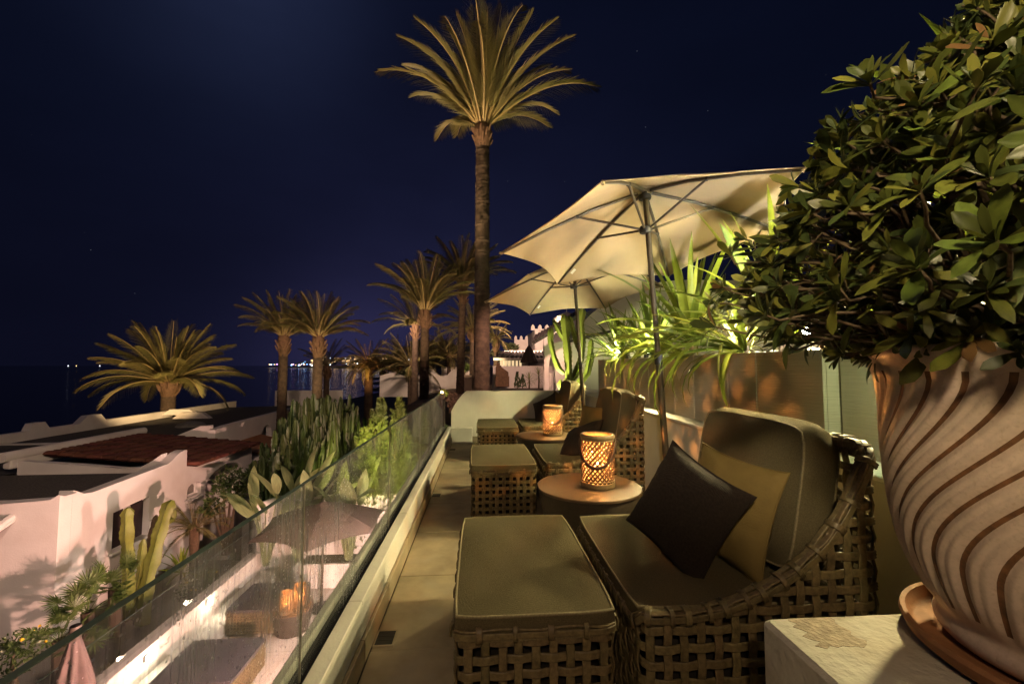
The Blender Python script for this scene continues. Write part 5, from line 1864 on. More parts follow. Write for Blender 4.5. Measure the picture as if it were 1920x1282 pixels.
house_cactus('thick branching cactus with curled knobs in front of the white house window', (275, 1105), [([(268, 1170), (276, 1080), (290, 1010), (303, 955), (310, 938)], .145), ([(290, 1060), (298, 1000), (300, 980)], .12), ([(303, 975), (318, 972), (322, 955)], .10)], .12, -7.15)
house_cactus('brown weathered cactus stem between the two green ones', (262, 1110), [([(258, 1170), (264, 1090), (276, 1020), (283, 965)], .085)], .1, -7.55)
for c in list(COL.objects)[-2:]:
    if c.type == 'MESH':
        c.data.materials[0] = M_STEM

# ------------------------------------------------------------------ palms
def frond_mesh(L=1.0, droop=1.1, nl=46, seed=0, lw=0.011, ll=0.20, vee=0.5, m=M_PALMLEAF):
    rs = random.Random(seed)
    pts = []; p = Vector((0, 0, 0)); N_ = 14
    for i in range(N_ + 1):
        pts.append(p.copy()); f = i / N_
        a = -droop * f ** 1.6
        p = p + Vector((math.cos(a), 0.03 * math.sin(3 * f + seed), math.sin(a))) * (L / N_)
    def at(f):
        k = min(N_ - 1, int(f * N_)); return pts[k].lerp(pts[k + 1], f * N_ - k), (pts[k + 1] - pts[k]).normalized()
    q = MB()
    q.tube(pts, [0.0125 * L * (1 - .85 * i / N_) + .001 for i in range(N_ + 1)], 4)
    nrib = len(q.f)
    for i in range(nl):
        f = 0.14 + 0.86 * (i + .5) / nl
        c, t = at(f)
        for s in (-1, 1):
            up = Vector((0, s, 0)).cross(t) * s
            up = t.cross(Vector((0, 1, 0))) * -1
            l = ll * L * (math.sin(PI * min(1, 0.12 + f * 0.86)) ** 0.55) * rs.uniform(.85, 1.1)
            d = (t * (0.72 + .3 * f) + Vector((0, s, 0)) * (0.85 - .2 * f) + up * vee * rs.uniform(.4, 1.2)).normalized()
            tip = c + d * l + Vector((0, 0, -l * .10))
            mid = c + d * l * .45
            wv = d.cross(up).normalized() * (lw * L)
            wv2 = (up * .6 + t * .4).normalized() * (lw * L * .9)
            q.add([c - wv2 * .6, mid - wv2, tip, mid + wv2], [(0, 1, 2, 3)])
    me = q.mesh('palm_frond', m, angle=180)
    me.materials.append(M_PALMRIB)
    mi = [0] * len(me.polygons)
    for k in range(nrib): mi[k] = 1
    me.polygons.foreach_set('material_index', mi)
    return me


FROND = [frond_mesh(1.0, d, 90, k, vee=.40, ll=.215, lw=.0058) for k, d in enumerate((0.35, 0.60, 0.9, 1.25))]
FROND_S = [frond_mesh(1.0, d, 48, 10 + k, lw=.0085, ll=.19) for k, d in enumerate((0.45, 0.8, 1.15))]


def trunk_mesh(h, r, ring=0.11, seed=0, n=14):
    rs = random.Random(seed)
    prof = []
    z = -0.6
    while z < h:
        f = max(0, z / h)
        R_ = r * (1.15 - .22 * f)
        prof += [(R_ * .965, z), (R_ * rs.uniform(1.0, 1.05), z + ring * .8)]
        z += ring
    prof.append((r * .9, h))
    q = MB(); vs = []
    for i, (R_, zz) in enumerate(prof):
        for k in range(n):
            a = 2 * PI * (k + .5 * (i // 2 % 2)) / n
            vs.append((R_ * math.cos(a) * rs.uniform(.97, 1.03), R_ * math.sin(a) * rs.uniform(.97, 1.03), zz + rs.uniform(-.012, .012)))
    fs = [(i * n + k, i * n + (k + 1) % n, (i + 1) * n + (k + 1) % n, (i + 1) * n + k) for i in range(len(prof) - 1) for k in range(n)]
    return q.add(vs, fs)


STUBS = MB().tube([(0, 0, 0), (.16, 0, .16), (.26, 0, .36)], [.085, .065, .045], 5, sec=[1, .6, 1, .6, 1]).mesh('leaf_stub', M_STUB, angle=60)


def palm(label, top, h, r, L, nf, elev=(-.1, 1.5), seed=0, pool=None, group='date palms along the shore', spread=1.0, stubs=16, bias=0.75, boot=1.0, lean=(0, 0)):
    rs = random.Random(seed)
    pool = pool or FROND
    t = thing('date_palm', label, 'palm', (top[0] - lean[0], top[1] - lean[1], top[2] - h), group=group)
    if lean != (0, 0):
        t.rotation_euler = (-math.atan2(lean[1], h), math.atan2(lean[0], h), 0)
    obj('trunk', trunk_mesh(h, r, max(.1, r * .45), seed), M_TRUNK, t, angle=50)
    q = MB(); q.lathe([(r * .9, h - .75 * boot), (r * 1.12, h - .45 * boot), (r * 1.28, h - .12 * boot), (r * 1.2, h + .15 * boot), (r * .4, h + .4 * boot)], 12); obj('crown_shaft', q, M_STUB, t)
    for k in range(stubs):
        a = k * 2.4; s_ = r * 4.2 * boot * rs.uniform(.75, 1.0)
        link('leaf_stub', STUBS, t, (r * .75 * math.cos(a), r * .75 * math.sin(a), h - .62 * boot + .5 * boot * (k / stubs)), (0, 0, a), s_)
    for i in range(nf):
        f = (i + .5) / nf
        el = elev[0] + (elev[1] - elev[0]) * f ** bias
        a = i * 2.39996 + rs.uniform(-.2, .2)
        k = min(len(pool) - 1, max(0, int((1 - f) * len(pool) + rs.uniform(-.5, .5))))
        l = L * rs.uniform(.86, 1.08) * (1 - .12 * f)
        link('frond', pool[k], t, (r * .5 * math.cos(a), r * .5 * math.sin(a), h + .15 * boot), (rs.uniform(-.35, .35), -el, a), (l, l * spread, l))
    return t


p = atY(905, 246, 13.0)
palm('tallest palm, its bare trunk rising behind the end wall of the terrace', p, p.z + .6, .225, 3.55, 44, (.66, 1.5), 1, stubs=20, boot=.75)
p = atY(797, 590, 20.0); palm('feathery palm standing left of the tallest palm, its trunk behind the conifers', p, 5.0, .20, 2.95, 44, (.75, 1.5), 2, lean=(0, 0))
p = atY(779, 615, 25.0); palm('slim palm half hidden behind the feathery palm', p, 5.0, .18, 2.6, 26, (.1, 1.4), 3, FROND_S)
p = atY(868, 545, 22.0); palm('slender dark palm just left of the tall trunk', p, 6.5, .19, 2.85, 42, (.75, 1.5), 4, lean=(.15, 0))
p = atY(888, 622, 27.0); palm('palm with pale drooping fronds directly behind the tall trunk', p, 4.5, .24, 2.7, 36, (-.25, 1.4), 5, FROND_S)
p = atY(317, 722, 25.0); palm('broad low palm with drooping crown beyond the flat roofs at left', p, 9.0, .36, 3.8, 54, (.02, 1.5), 6, boot=.9)
p = atY(532, 638, 20.0); palm('palm above the big dark cactus clump, the left one of a touching pair', p, 8.0, .20, 2.3, 38, (.5, 1.5), 7)
p = atY(597, 640, 19.0); palm('palm above the cactus clump, the right one of a touching pair', p, 8.0, .21, 2.3, 38, (.45, 1.5), 8)
p = atY(613, 692, 30.0); palm('small palm seen low behind the touching pair, before the town lights', p, 9.0, .20, 2.3, 26, (.1, 1.5), 9, FROND_S)
p = atY(692, 682, 38.0); palm('shaggy palm lit orange from below where the shore begins', p, 5.5, .35, 2.7, 46, (-.7, 1.3), 11, FROND_S, bias=1.0)
p = atY(930, 640, 24.0); palm('small dark palm just right of the tall trunk', p, 3.0, .14, 1.2, 26, (-.4, 1.4), 12, FROND_S)
mids = [('little palm behind the scalloped wall with thin leaning stems', 716, 690, 33, 1.7, 28), ('arching palm low behind the feathery palm trunk', 770, 690, 26, 2.4, 30), ('dark palm in the grove right of the feathery palm', 842, 672, 34, 2.6, 26), ('dim palm in the grove against the sky', 815, 672, 40, 2.8, 26), ('dark palm in the grove left of the feathery palm', 752, 680, 42, 2.8, 26), ('tall dim palm farthest back in the grove', 835, 655, 48, 2.8, 26)]
for i, (lab, u, v, Y, L, nf) in enumerate(mids):
    p = atY(u, v, Y); palm(lab, p, 3.5, .16, L, nf, (-.35, 1.4), 20 + i, FROND_S, group='dim palms of the far grove', stubs=0)

# norfolk pine
p = atY(745, 700, 60.0); hN = atY(745, 624, 60).z - p.z
t = thing('norfolk_pine', 'slim tiered pine standing above the far grove', 'pine', (p.x, p.y, p.z))
q = MB(); q.tube([(0, 0, -2), (0, 0, hN)], [.28, .03], 6); obj('trunk', q, M_STEM, t)
tier = MB()
for k in range(7):
    a = 2 * PI * k / 7
    tier.add([Vector((0, 0, 0)), Vector((math.cos(a - .10) * .6, math.sin(a - .1) * .6, .08)), Vector((math.cos(a) * 1.0, math.sin(a) * 1.0, .22)), Vector((math.cos(a + .10) * .6, math.sin(a + .1) * .6, .08))], [(0, 1, 2, 3)])
    for s in range(8):
        f = .25 + .09 * s
        c = Vector((math.cos(a) * f, math.sin(a) * f, .1 * f)); d = Vector((-math.sin(a), math.cos(a), .2)) * .13
        tier.add([c - d, c + Vector((0, 0, .05)), c + d, c + Vector((0, 0, -.02))], [(0, 1, 2, 3)])
tm = tier.mesh('bough', M_DARKTREE, angle=180)
for k in range(12):
    z = hN * (0.12 + .86 * k / 12); link('bough', tm, t, (0, 0, z), (0, 0, k * .5), 1.9 * (1 - k / 12.5) + .1)


# ------------------------------------------------------------------ leafy shrubs and trees
def leaf_cloud(n, fn, size, seed=0, up=0.0):
    """Many small folded leaves at fn(rs) -> (point, outward)."""
    rs = random.Random(seed); q = MB()
    for i in range(n):
        c, o = fn(rs)
        d = (Vector((rs.gauss(0, 1), rs.gauss(0, 1), rs.gauss(0, 1))).normalized() * .8 + o * .8 + Vector((0, 0, up))).normalized()
        s = d.cross(Vector((rs.gauss(0, 1), rs.gauss(0, 1), rs.gauss(0, 1)))).normalized()
        l = size * rs.uniform(.7, 1.3)
        q.add([c, c + d * l * .5 - s * l * .24, c + d * l, c + d * l * .5 + s * l * .24], [(0, 1, 2, 3)])
    return q


def blob(cs):
    def f(rs):
        (cx, cy, cz_, rx, ry, rz) = rs.choice(cs)
        v = Vector((rs.gauss(0, 1), rs.gauss(0, 1), rs.gauss(0, 1))).normalized()
        k = rs.random() ** .35
        return Vector((cx + v.x * rx * k, cy + v.y * ry * k, cz_ + v.z * rz * k)), v
    return f


def shrub(name, label, cat, loc, cs, n, size, m, seed=0, up=0.0, group=None, stems=4, h=0.0):
    t = thing(name, label, cat, loc, group=group)
    obj('foliage', leaf_cloud(n, blob(cs), size, seed, up), m, t, angle=180, kind='stuff')
    rs = random.Random(seed)
    for k in range(stems):
        c = rs.choice(cs)
        q = MB(); q.tube([(rs.uniform(-.08, .08), rs.uniform(-.08, .08), -h), ((c[0]) * .5, c[1] * .5, (c[2] - h) * .5), (c[0], c[1], c[2])], [.05 * (1 + h * .2), .035, .015], 5); obj('branch', q, M_STEM, t)
    return t


# conifers just outside the glass: tall sprays
def conifer(label, loc, h, r, seed, n=1500, m=M_CONIFER):
    rs = random.Random(seed)
    t = thing('conifer', label, 'conifer', loc, group='feathery conifers outside the glass')
    q = MB(); q.tube([(0, 0, -.3), (0, 0, h * .72)], [.06, .01], 6); obj('trunk', q, M_STEM, t)
    # upright plumes, each a bundle of sprays
    for k in range(9):
        a = k * 2.4; rr = r * (0.25 + .6 * (k % 3) / 2)
        bx, by = rr * math.cos(a), rr * math.sin(a)
        top = h * (1 - .42 * (rr / r)) * rs.uniform(.88, 1.0)
        q = MB()
        for i in range(n // 9):
            f = rs.random() ** .62
            z = top * (.06 + .94 * f)
            w = r * .48 * (1 - f) ** .7 + .055
            b = rs.uniform(0, 2 * PI); k_ = math.sqrt(rs.random())
            c = Vector((bx * (.6 + .4 * f) + w * k_ * math.cos(b), by * (.6 + .4 * f) + w * k_ * math.sin(b), z))
            d = Vector((math.cos(b) * .45, math.sin(b) * .45, 1 + rs.uniform(-.3, .3))).normalized()
            l = rs.uniform(.08, .17)
            s = d.cross(Vector((rs.gauss(0, 1), rs.gauss(0, 1), .2))).normalized() * l * .10
            q.add([c, c + d * l * .4 - s, c + d * l, c + d * l * .4 + s], [(0, 1, 2, 3)])
            for sg in (-1, 1):
                d2 = (d + s.normalized() * sg * .8).normalized(); c2 = c + d * l * .3
                s2 = d2.cross(d).cross(d2).normalized() * l * .06
                q.add([c2, c2 + d2 * l * .3 - s2, c2 + d2 * l * .6, c2 + d2 * l * .3 + s2], [(0, 1, 2, 3)])
        obj('plume', q, m, t, angle=180)
    return t


for i, (lab, u, v, Y, r, m) in enumerate((
        ('bright yellow green conifer right of the dark cactus clump', 705, 694, 11.75, .72, M_CONIFER),
        ('yellow green conifer beside the brightest one', 742, 702, 11.9, .66, M_CONIFER),
        ('shorter conifer nearest the glass edge', 785, 722, 12.1, .55, M_CONIFER),
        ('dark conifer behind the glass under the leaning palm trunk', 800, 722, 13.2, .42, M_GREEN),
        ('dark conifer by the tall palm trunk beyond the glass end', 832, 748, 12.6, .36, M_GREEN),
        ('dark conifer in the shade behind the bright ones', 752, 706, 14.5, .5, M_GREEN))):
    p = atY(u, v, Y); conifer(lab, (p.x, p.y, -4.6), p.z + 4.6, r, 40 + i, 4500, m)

# dark hedges and trees of the middle distance
def px_shrub(name, label, cat, u, v, Y, ru, rv, n, size, m, seed, group=None, lobes=5):
    p = atY(u, v, Y); s = Y / F
    rs = random.Random(seed)
    cs = [(0, 0, 0, ru * s * .7, ru * s * .7, rv * s * .8)]
    for k in range(lobes):
        a = rs.uniform(0, 2 * PI)
        cs.append((ru * s * .6 * math.cos(a), ru * s * .6 * math.sin(a), rv * s * rs.uniform(-.5, .6), ru * s * .45, ru * s * .45, rv * s * .4))
    return shrub(name, label, cat, p, cs, n, size, m, seed, group=group, h=rv * s * 1.2)


for i, a in enumerate((
        ('shrub', 'dark leafy hedge shrub beside the arched porch', 'shrub', 474, 900, 14.6, 20, 38, 1500, .12, M_TREELEAF, 60),
        ('shrub', 'brown twiggy shrub between the hedge and the cactus clump', 'shrub', 515, 905, 14.8, 28, 36, 1500, .10, M_BROWNTREE, 61),
        ('tree', 'dark round tree in the grove left of the tall trunk', 'tree', 800, 662, 52, 40, 22, 1200, .5, M_DARKTREE, 62),
        ('tree', 'dark low tree at the shore end of the grove', 'tree', 722, 684, 50, 26, 14, 900, .45, M_DARKTREE, 63),
        ('tree', 'dark spreading tree beside the dark roofed house', 'tree', 856, 668, 46, 34, 22, 1000, .5, M_DARKTREE, 64),
        ('shrub', 'dark rounded shrub on the slope below the crenellated house', 'shrub', 958, 649, 30, 14, 7, 700, .18, M_DARKTREE, 65),
        ('shrub', 'lit garden shrub beside the path lamp', 'shrub', 872, 690, 30, 9, 12, 500, .16, M_TREELEAF, 66),
        ('shrub', 'low shrub on the near side of the path under the lamp', 'shrub', 847, 752, 14, 12, 18, 700, .10, M_BROWNTREE, 67),
        ('shrub', 'yellow lit shrub tuft just beyond the corner of the glass', 'shrub', 832, 738, 11.2, 8, 6, 420, .06, M_CONIFER, 68),
        ('shrub', 'dim shrub at the foot of the far grove palms', 'shrub', 760, 706, 31, 22, 9, 600, .25, M_DARKTREE, 69),
        ('shrub', 'dark shrub between the tiled villa and the tall trunk', 'shrub', 930, 662, 27, 9, 8, 400, .2, M_DARKTREE, 70))):
    px_shrub(*a)

# small citrus tree in front of the porch
p = atX(428, 925, -7.3)
shrub('citrus_tree', 'small open tree with thin trunk before the arched porch of the white house', 'tree', (p.x, p.y, p.z), [(0, -.5, .05, .3, .35, .25), (0, .15, .45, .3, .4, .28), (0, .55, .25, .3, .35, .25), (0, -.25, .35, .25, .3, .2), (0, .3, -.1, .25, .3, .2), (0, -.75, -.15, .2, .25, .15)], 620, .14, M_TREELEAF, 71, stems=7, h=1.7)

# banana-like bird of paradise leaves in the raised bed
def paddle(L, w, seed, m=M_BANANA):
    pts = []; p = Vector((0, 0, 0)); N_ = 10
    for i in range(N_ + 1):
        pts.append(p.copy()); f = i / N_
        a = -.7 * f ** 2
        p = p + Vector((math.cos(a), 0, math.sin(a))) * (L / N_)
    ws = [max(.004, w * math.sin(PI * min(1, .05 + .95 * (i / N_))) ** .85) for i in range(N_ + 1)]
    ws[0] = .008; ws[-1] = .003
    return ribbon(pts, Vector((0, 1, 0)), ws, .25).mesh('paddle_leaf', m, angle=180)


PAD = [paddle(1.0, .125, 1), paddle(1.0, .15, 2), paddle(1.0, .11, 3)]
rs = random.Random(9)
for i, (lab, u, Y, n, top) in enumerate((
        ('broad paddle leaved plant in the white bed, leftmost of the three clumps', 500, 10.95, 9, 880),
        ('broad paddle leaved plant in the middle of the white bed behind the taupe umbrella', 560, 11.0, 10, 865),
        ('paddle leaved plant at the right end of the white bed against the dark conifers', 655, 11.0, 11, 885))):
    p = atZ(u, 1060, ZL + .5); p = atY(u, 1000, Y); zt = atY(u, top, Y).z
    t = thing('paddle_leaf_plant', lab, 'plant', (p.x, Y, ZL + .5), group='paddle leaved plants in the lower bed')
    for k in range(n):
        a = rs.uniform(0, 2 * PI); hgt = (zt - ZL - .5) * rs.uniform(.42, .80)
        q = MB(); bx, by = .38 * math.cos(a), .22 * math.sin(a)
        q.tube([(0.05 * math.cos(a), .05 * math.sin(a), -.05), (bx * .5, by * .5, hgt * .5), (bx, by, hgt)], [.028, .02, .012], 6); st = obj('stalk', q, M_BANANA, t)
        l = rs.uniform(1.0, 1.35)
        link('leaf_blade', PAD[k % 3], t, (bx, by, hgt - .02), (rs.uniform(-.9, .9), -rs.uniform(.55, 1.35), a + rs.uniform(-.5, .5)), (l, l * rs.uniform(.9, 1.15), l))

# fan palms at the lower left
def fan_leaf(seed, n=22):
    q = MB(); rs = random.Random(seed)
    q.tube([(0, 0, 0), (.5, 0, .06), (1.0, 0, 0.02)], [.016, .012, .010], 4)
    c = Vector((1.0, 0, .02))
    for k in range(n):
        a = (k / (n - 1) - .5) * 4.3
        d = Vector((math.cos(a), math.sin(a), .25 * math.cos(a) - .1)).normalized()
        l = .62 * (0.75 + .25 * math.cos(a)) * rs.uniform(.9, 1.05)
        s = Vector((-math.sin(a), math.cos(a), .6 * (1 if k % 2 else -1))).normalized() * .030
        q.add([c, c + d * l * .5 - s, c + d * l + Vector((0, 0, -.05)), c + d * l * .5 + s], [(0, 1, 2, 3)])
    return q.mesh('fan_leaf', M_FANLEAF, angle=180)


FAN = [fan_leaf(k) for k in range(3)]
for i, (lab, u, v, x, s, n) in enumerate((
        ('fan palm with spiky round leaves under the corner of the white house', 165, 1130, -6.9, .66, 17),
        ('fan palm hanging over the parapet at the lower left', 112, 1180, -6.7, .62, 15),
        ('fan palm between the cacti and the lower glass', 215, 1085, -6.85, .55, 12))):
    p = atX(u, v, x); rs = random.Random(100 + i)
    t = thing('fan_palm', lab, 'palm', (p.x, p.y, p.z - .9), group='fan palms below the white house')
    q = MB(); q.tube([(0, 0, -1.2), (.03, .02, .2), (0, 0, .75)], [.11, .10, .09], 8); obj('trunk', q, M_TRUNK, t)
    for k in range(n):
        a = k * 2.4 + rs.uniform(-.2, .2); el = rs.uniform(-.35, 1.25)
        l = s * rs.uniform(.55, .85)
        link('leaf', FAN[k % 3], t, (0, 0, .72), (rs.uniform(-.6, .6), -el, a), l)

# small feather palm and agave under the window
p = atX(365, 1000, -7.5)
t = palm('small feathery palm planted under the little arched window', (p.x, p.y, p.z), 1.5, .09, 1.0, 24, (-.3, 1.35), 31, FROND_S, group=None, stubs=0)
t['category'] = 'palm'
p = atX(340, 1050, -7.1)
strap_plant('grey green agave rosette at the foot of the white house wall', (p.x, p.y, p.z - .5), 26, (.4, .6), (.1, 1.4), 1.8, .35, seed=33, group=None, cat='agave')
# yellow flowering shrub, and a yellow-lit one built the same way
def flowering(label, u, v, x, seed, r=.35):
    p = atX(u, v, x)
    t = shrub('flowering_shrub', label, 'shrub', p, [(0, 0, 0, r, r * 1.4, r * .7)], 420, .07, M_TREELEAF, seed, group=None, stems=3, h=.5)
    rs = random.Random(seed)
    q = MB().lathe([(.005, 0), (.03, .02), (.045, .05)], 6, close=False)
    me = q.mesh('blossom', M_FLOWER, angle=180)
    for k in range(7):
        a = rs.uniform(0, 6.28); link('blossom', me, t, (r * .8 * math.cos(a), r * 1.1 * math.sin(a), rs.uniform(0, r * .8)), (rs.uniform(-1, 1), rs.uniform(-1, 1), 0), rs.uniform(.35, .6))
flowering('low shrub with yellow blossoms at the lower left edge', 25, 1225, -6.6, 80)
flowering('shrub beyond the parapet lamps, its yellow light put into blossoms', 375, 1098, -6.1, 81)  # yellow lamp light on this shrub is given as added blossoms

# plants on the ledge at the pink wall
for i, (lab, u, sc_, nm) in enumerate((('slim dark cypress shrub on the ledge by the clay oven', 970, .5, 0), ('squat dark cypress shrub on the ledge', 980, .42, 0))):
    p = atY(u, 728, 14.5)
    t = thing('small_cypress', lab, 'shrub', (p.x, 14.5, p.z + .0), group='little cypresses on the ledge')
    q = leaf_cloud(260, lambda rs: ((lambda f, a: (Vector((.13 * (1 - f) * math.cos(a) + .0, .13 * (1 - f) * math.sin(a), sc_ * f + .02)), Vector((0, 0, 1))))(rs.random(), rs.uniform(0, 6.28))), .07, i, .6); obj('foliage', q, M_GREEN, t, angle=180, kind='stuff')
    q = MB(); q.tube([(0, 0, -.02), (0, 0, sc_ * .8)], .015, 5); obj('stem', q, M_STEM, t)
for i, (lab, u, trunk) in enumerate((('spiky dracaena on a short stem before the pink wall', 992, .30), ('spiky dracaena on a taller stem before the pink wall', 1010, .5))):
    p = atY(u, 726, 14.4)
    strap_plant(lab, (p.x, 14.4, p.z), 36, (.26, .36), (-.5, 1.5), .8, trunk, seed=50 + i, group='dracaenas on the ledge')

# ------------------------------------------------------------------ the potted bush
BU = thing('potted_bush', 'big rounded glossy leaved bush growing out of the striped urn', 'bush', (1.52, 1.00, 1.35))


def ob_leaf(L, w, curl, seed):
    """Obovate leathery leaf along +x, margins rolled."""
    q = MB(); nu, nv = 4, 6

    def f(u, v):
        x = v; hw = w * (0.10 + 0.90 * math.sin(PI * min(1, (x ** 1.55) * .83 + .02)) ** .9)
        if v >= .999: hw = w * .12
        s = (u - .5) * 2
        z = -curl * x * x * .35 + .62 * hw * abs(s) ** 1.2 - .45 * hw * abs(s) ** 4
        return (x * L, s * hw * L, z * L)
    q.grid(f, nu, nv)
    return q


BL = [ob_leaf(1, .145, .35, 0), ob_leaf(1, .17, .9, 1), ob_leaf(1, .13, 1.5, 2), ob_leaf(1, .155, -.5, 3)]
BLM = [q.mesh('bush_leaf', M_BUSHLEAF, angle=180) for q in BL]
RT_ = [(-.30, .15), (0.0, .36), (.06, .54), (.14, .70), (.23, .755), (.34, .74), (.49, .65), (.58, .60), (.70, .45), (.84, .27), (.95, .16), (1.08, .09), (1.2, .05), (1.35, .03)]
ZT = [a for a, _ in RT_]; RR = [b for _, b in RT_]


def bush_r(z, th):
    r_ = 0.955 * float(np.interp(z, ZT, RR))
    return r_ * (1 + .07 * math.sin(3 * th + 5 * z) + .06 * math.sin(7 * th - 4 * z + 1))


rs = random.Random(17)
tips = []
cand = []
for i in range(1700):
    z = rs.uniform(.02, 1.05); th = rs.uniform(0, 2 * PI)
    depth = 1 - abs(rs.gauss(0, .10)) if rs.random() < .62 else (rs.uniform(.55, .92) if rs.random() < .8 else rs.uniform(1.05, 1.22))
    r_ = bush_r(z, th) * min(1.22, depth)
    P = Vector((r_ * math.cos(th), r_ * math.sin(th), z))
    out = (Vector((math.cos(th), math.sin(th), .55 + .5 * (z - .4))) + Vector((rs.gauss(0, .35), rs.gauss(0, .35), rs.gauss(0, .35)))).normalized()
    cand.append((P, out, depth))
# keep rosettes apart
for P, o, d in cand:
    if all((P - t_[0]).length > .046 for t_ in tips):
        tips.append((P, o, d))
leaves = []
CL = Vector((0, 0, 0)) - Vector((1.52, 1.0, 0))
for (P, o, d) in tips:
    nl = rs.randint(9, 14); x = o.orthogonal().normalized(); y = o.cross(x)
    base = rs.uniform(.060, .104)
    for k in range(nl):
        f = k / nl
        a = k * 2.4 + rs.uniform(-.3, .3)
        tilt = .18 + 1.0 * f + rs.uniform(-.15, .15)          # inner leaves upright, outer splayed
        dirv = (o * math.cos(tilt) + (x * math.cos(a) + y * math.sin(a)) * math.sin(tilt)).normalized()
        dirv = (dirv + Vector((0, 0, -.12 * f))).normalized()
        L = base * (.50 + .6 * f) * rs.uniform(.75, 1.2)
        X = dirv; Z = (o - X * o.dot(X)); Z = Z.normalized() if Z.length > .01 else X.orthogonal().normalized(); Y_ = Z.cross(X)
        leaves.append((P + o * .012 * (1 - f), X, Y_, Z, L, rs.randrange(4)))
cam_l = CAM - Vector((1.52, 1.0, 1.35))
leaves.sort(key=lambda l: (l[0] - cam_l).length / l[4] - (0 if (l[0].normalized().dot(cam_l.normalized()) > .1) else -6))
for (P, X, Y_, Z, L, k) in leaves[:300]:
    o = link('leaf', BLM[k], BU)
    mtx = Matrix((X, Y_, Z)).transposed().to_4x4() @ Matrix.Scale(L, 4)
    mtx.translation = P
    o.matrix_basis = mtx
q = MB()
base_np = [np.array(b.v) for b in BL]
vsall, fsall = [], []
off = 0
for (P, X, Y_, Z, L, k) in leaves[300:]:
    A = base_np[k] * L
    Wp = A[:, :1] * np.array(X) + A[:, 1:2] * np.array(Y_) + A[:, 2:3] * np.array(Z) + np.array(P)
    vsall.append(Wp); fsall += [tuple(i + off for i in f) for f in BL[k].f]; off += len(A)
q.v = [tuple(p) for p in np.concatenate(vsall)]; q.f = fsall
ml = obj('more_leaves', q, M_BUSHLEAF, BU, angle=180, kind='stuff')
for mm_ in (M_BL_Y, M_BL_D, M_BL_B): ml.data.materials.append(mm_)
nf_ = len(BL[0].f); pick = [rs.choices((0, 1, 2, 3), (40, 24, 32, 4))[0] for _ in leaves[300:]]
ml.data.polygons.foreach_set('material_index', [c_ for c_ in pick for _ in range(nf_)])
# twigs to every rosette and a few thick limbs
q = MB()
for (P, o, d) in tips:
    root = Vector((P.x * .68 + rs.gauss(0, .05), P.y * .68 + rs.gauss(0, .05), max(-.02, P.z * .8 + rs.gauss(0, .05))))
    mid = P * .6 + root * .4 + Vector((rs.gauss(0, .007), rs.gauss(0, .007), rs.gauss(0, .007)))
    q.tube([root, mid, P - o * .03, P + o * .01], [.005, .004, .0032, .003], 5, cap=False)
obj('twigs', q, M_STEM, BU, angle=180, kind='stuff')
for k in range(9):
    a = 2 * PI * k / 9 + .3
    q = MB(); q.tube([(.05 * math.cos(a), .05 * math.sin(a), -.07), (.14 * math.cos(a), .14 * math.sin(a), .12), (.30 * math.cos(a + .3), .30 * math.sin(a + .3), .28), (.42 * math.cos(a + .2), .42 * math.sin(a + .2), .52 + .05 * k)], [.024, .020, .015, .008], 7); obj('limb', q, M_STEM, BU, angle=180)

# ================================================================== THE TOWN ACROSS THE BAY
rs = random.Random(31)
M_TOWN = mat('lit_town_wall', (0.5, 0.42, 0.34), .9, emit=(1.0, .55, .25), estr=0.10)  # faint emission puts the street light into the walls
TL = {'w': emit_mat('town_lamp_white', (.85, .9, 1.0), 9), 'o': emit_mat('town_lamp_amber', (1.0, .60, .25), 6), 'b': emit_mat('town_lamp_blue', (.25, .55, 1.0), 9), 'p': emit_mat('town_lamp_violet', (.7, .35, 1.0), 6)}
def shoreY(px):
    t = (px - 500) / 290
    return 2400 - 900 * t
for i in range(34):
    px = rs.uniform(585, 770); Y = shoreY(px) + rs.uniform(20, 330)
    p = atY(px, 684, Y); w = rs.uniform(12, 34); h = rs.uniform(8, 26)
    zb = 4 + (Y - shoreY(px)) * .09
    t = thing('town_block', 'small lit building in the distant town across the bay', 'building', (p.x, Y, zb), group='lit buildings of the distant town')
    q = MB(); q.box((-w / 2, -6, -8), (w / 2, 6, h)); obj('wall', q, M_TOWN, t)
    q = MB()
    for k in range(int(h / 4)):
        for j in range(int(w / 6)):
            if rs.random() < .45:
                x0 = -w / 2 + 2 + 6 * j; q.box((x0, -6.3, 2 + 4 * k), (x0 + 2.6, -6.05, 4 + 4 * k))
    if q.v: obj('lit_windows', q, TL['o'], t, kind='stuff')
ico_b = MB().lathe([(.05, -1), (.7, -.7), (1, 0), (.7, .7), (.05, 1)], 8).mesh('lamp_globe', TL['w'])
for i in range(95):
    u_ = rs.random()
    px = 503 + 30 * u_ if i < 9 else (rs.uniform(545, 610) if i < 36 else rs.uniform(595, 770))
    Y = shoreY(px) + (rs.uniform(-15, 10) if i < 45 else rs.uniform(0, 320))
    z = rs.uniform(2, 9) + max(0, Y - shoreY(px)) * .10
    p = atY(px, 684, Y)
    c = rs.choice('wwob' if px < 600 else 'wooow') if i % 11 else 'p'
    s = rs.uniform(1.2, 2.6) * (1.5 if i % 13 == 0 else 1)
    t = thing('town_lamp', 'tiny point of lamp light on the far shore', 'lamp', (p.x, Y, z - 12 + 11), group='lamps along the far shore')
    o = link('globe', ico_b, t, scale=s)
    q = MB(); q.tube([(0, 0, -9), (0, 0, -.5)], .15, 4); obj('post', q, M_BLACK, t)
    o.material_slots[0].link = 'OBJECT'; o.material_slots[0].material = TL[c]
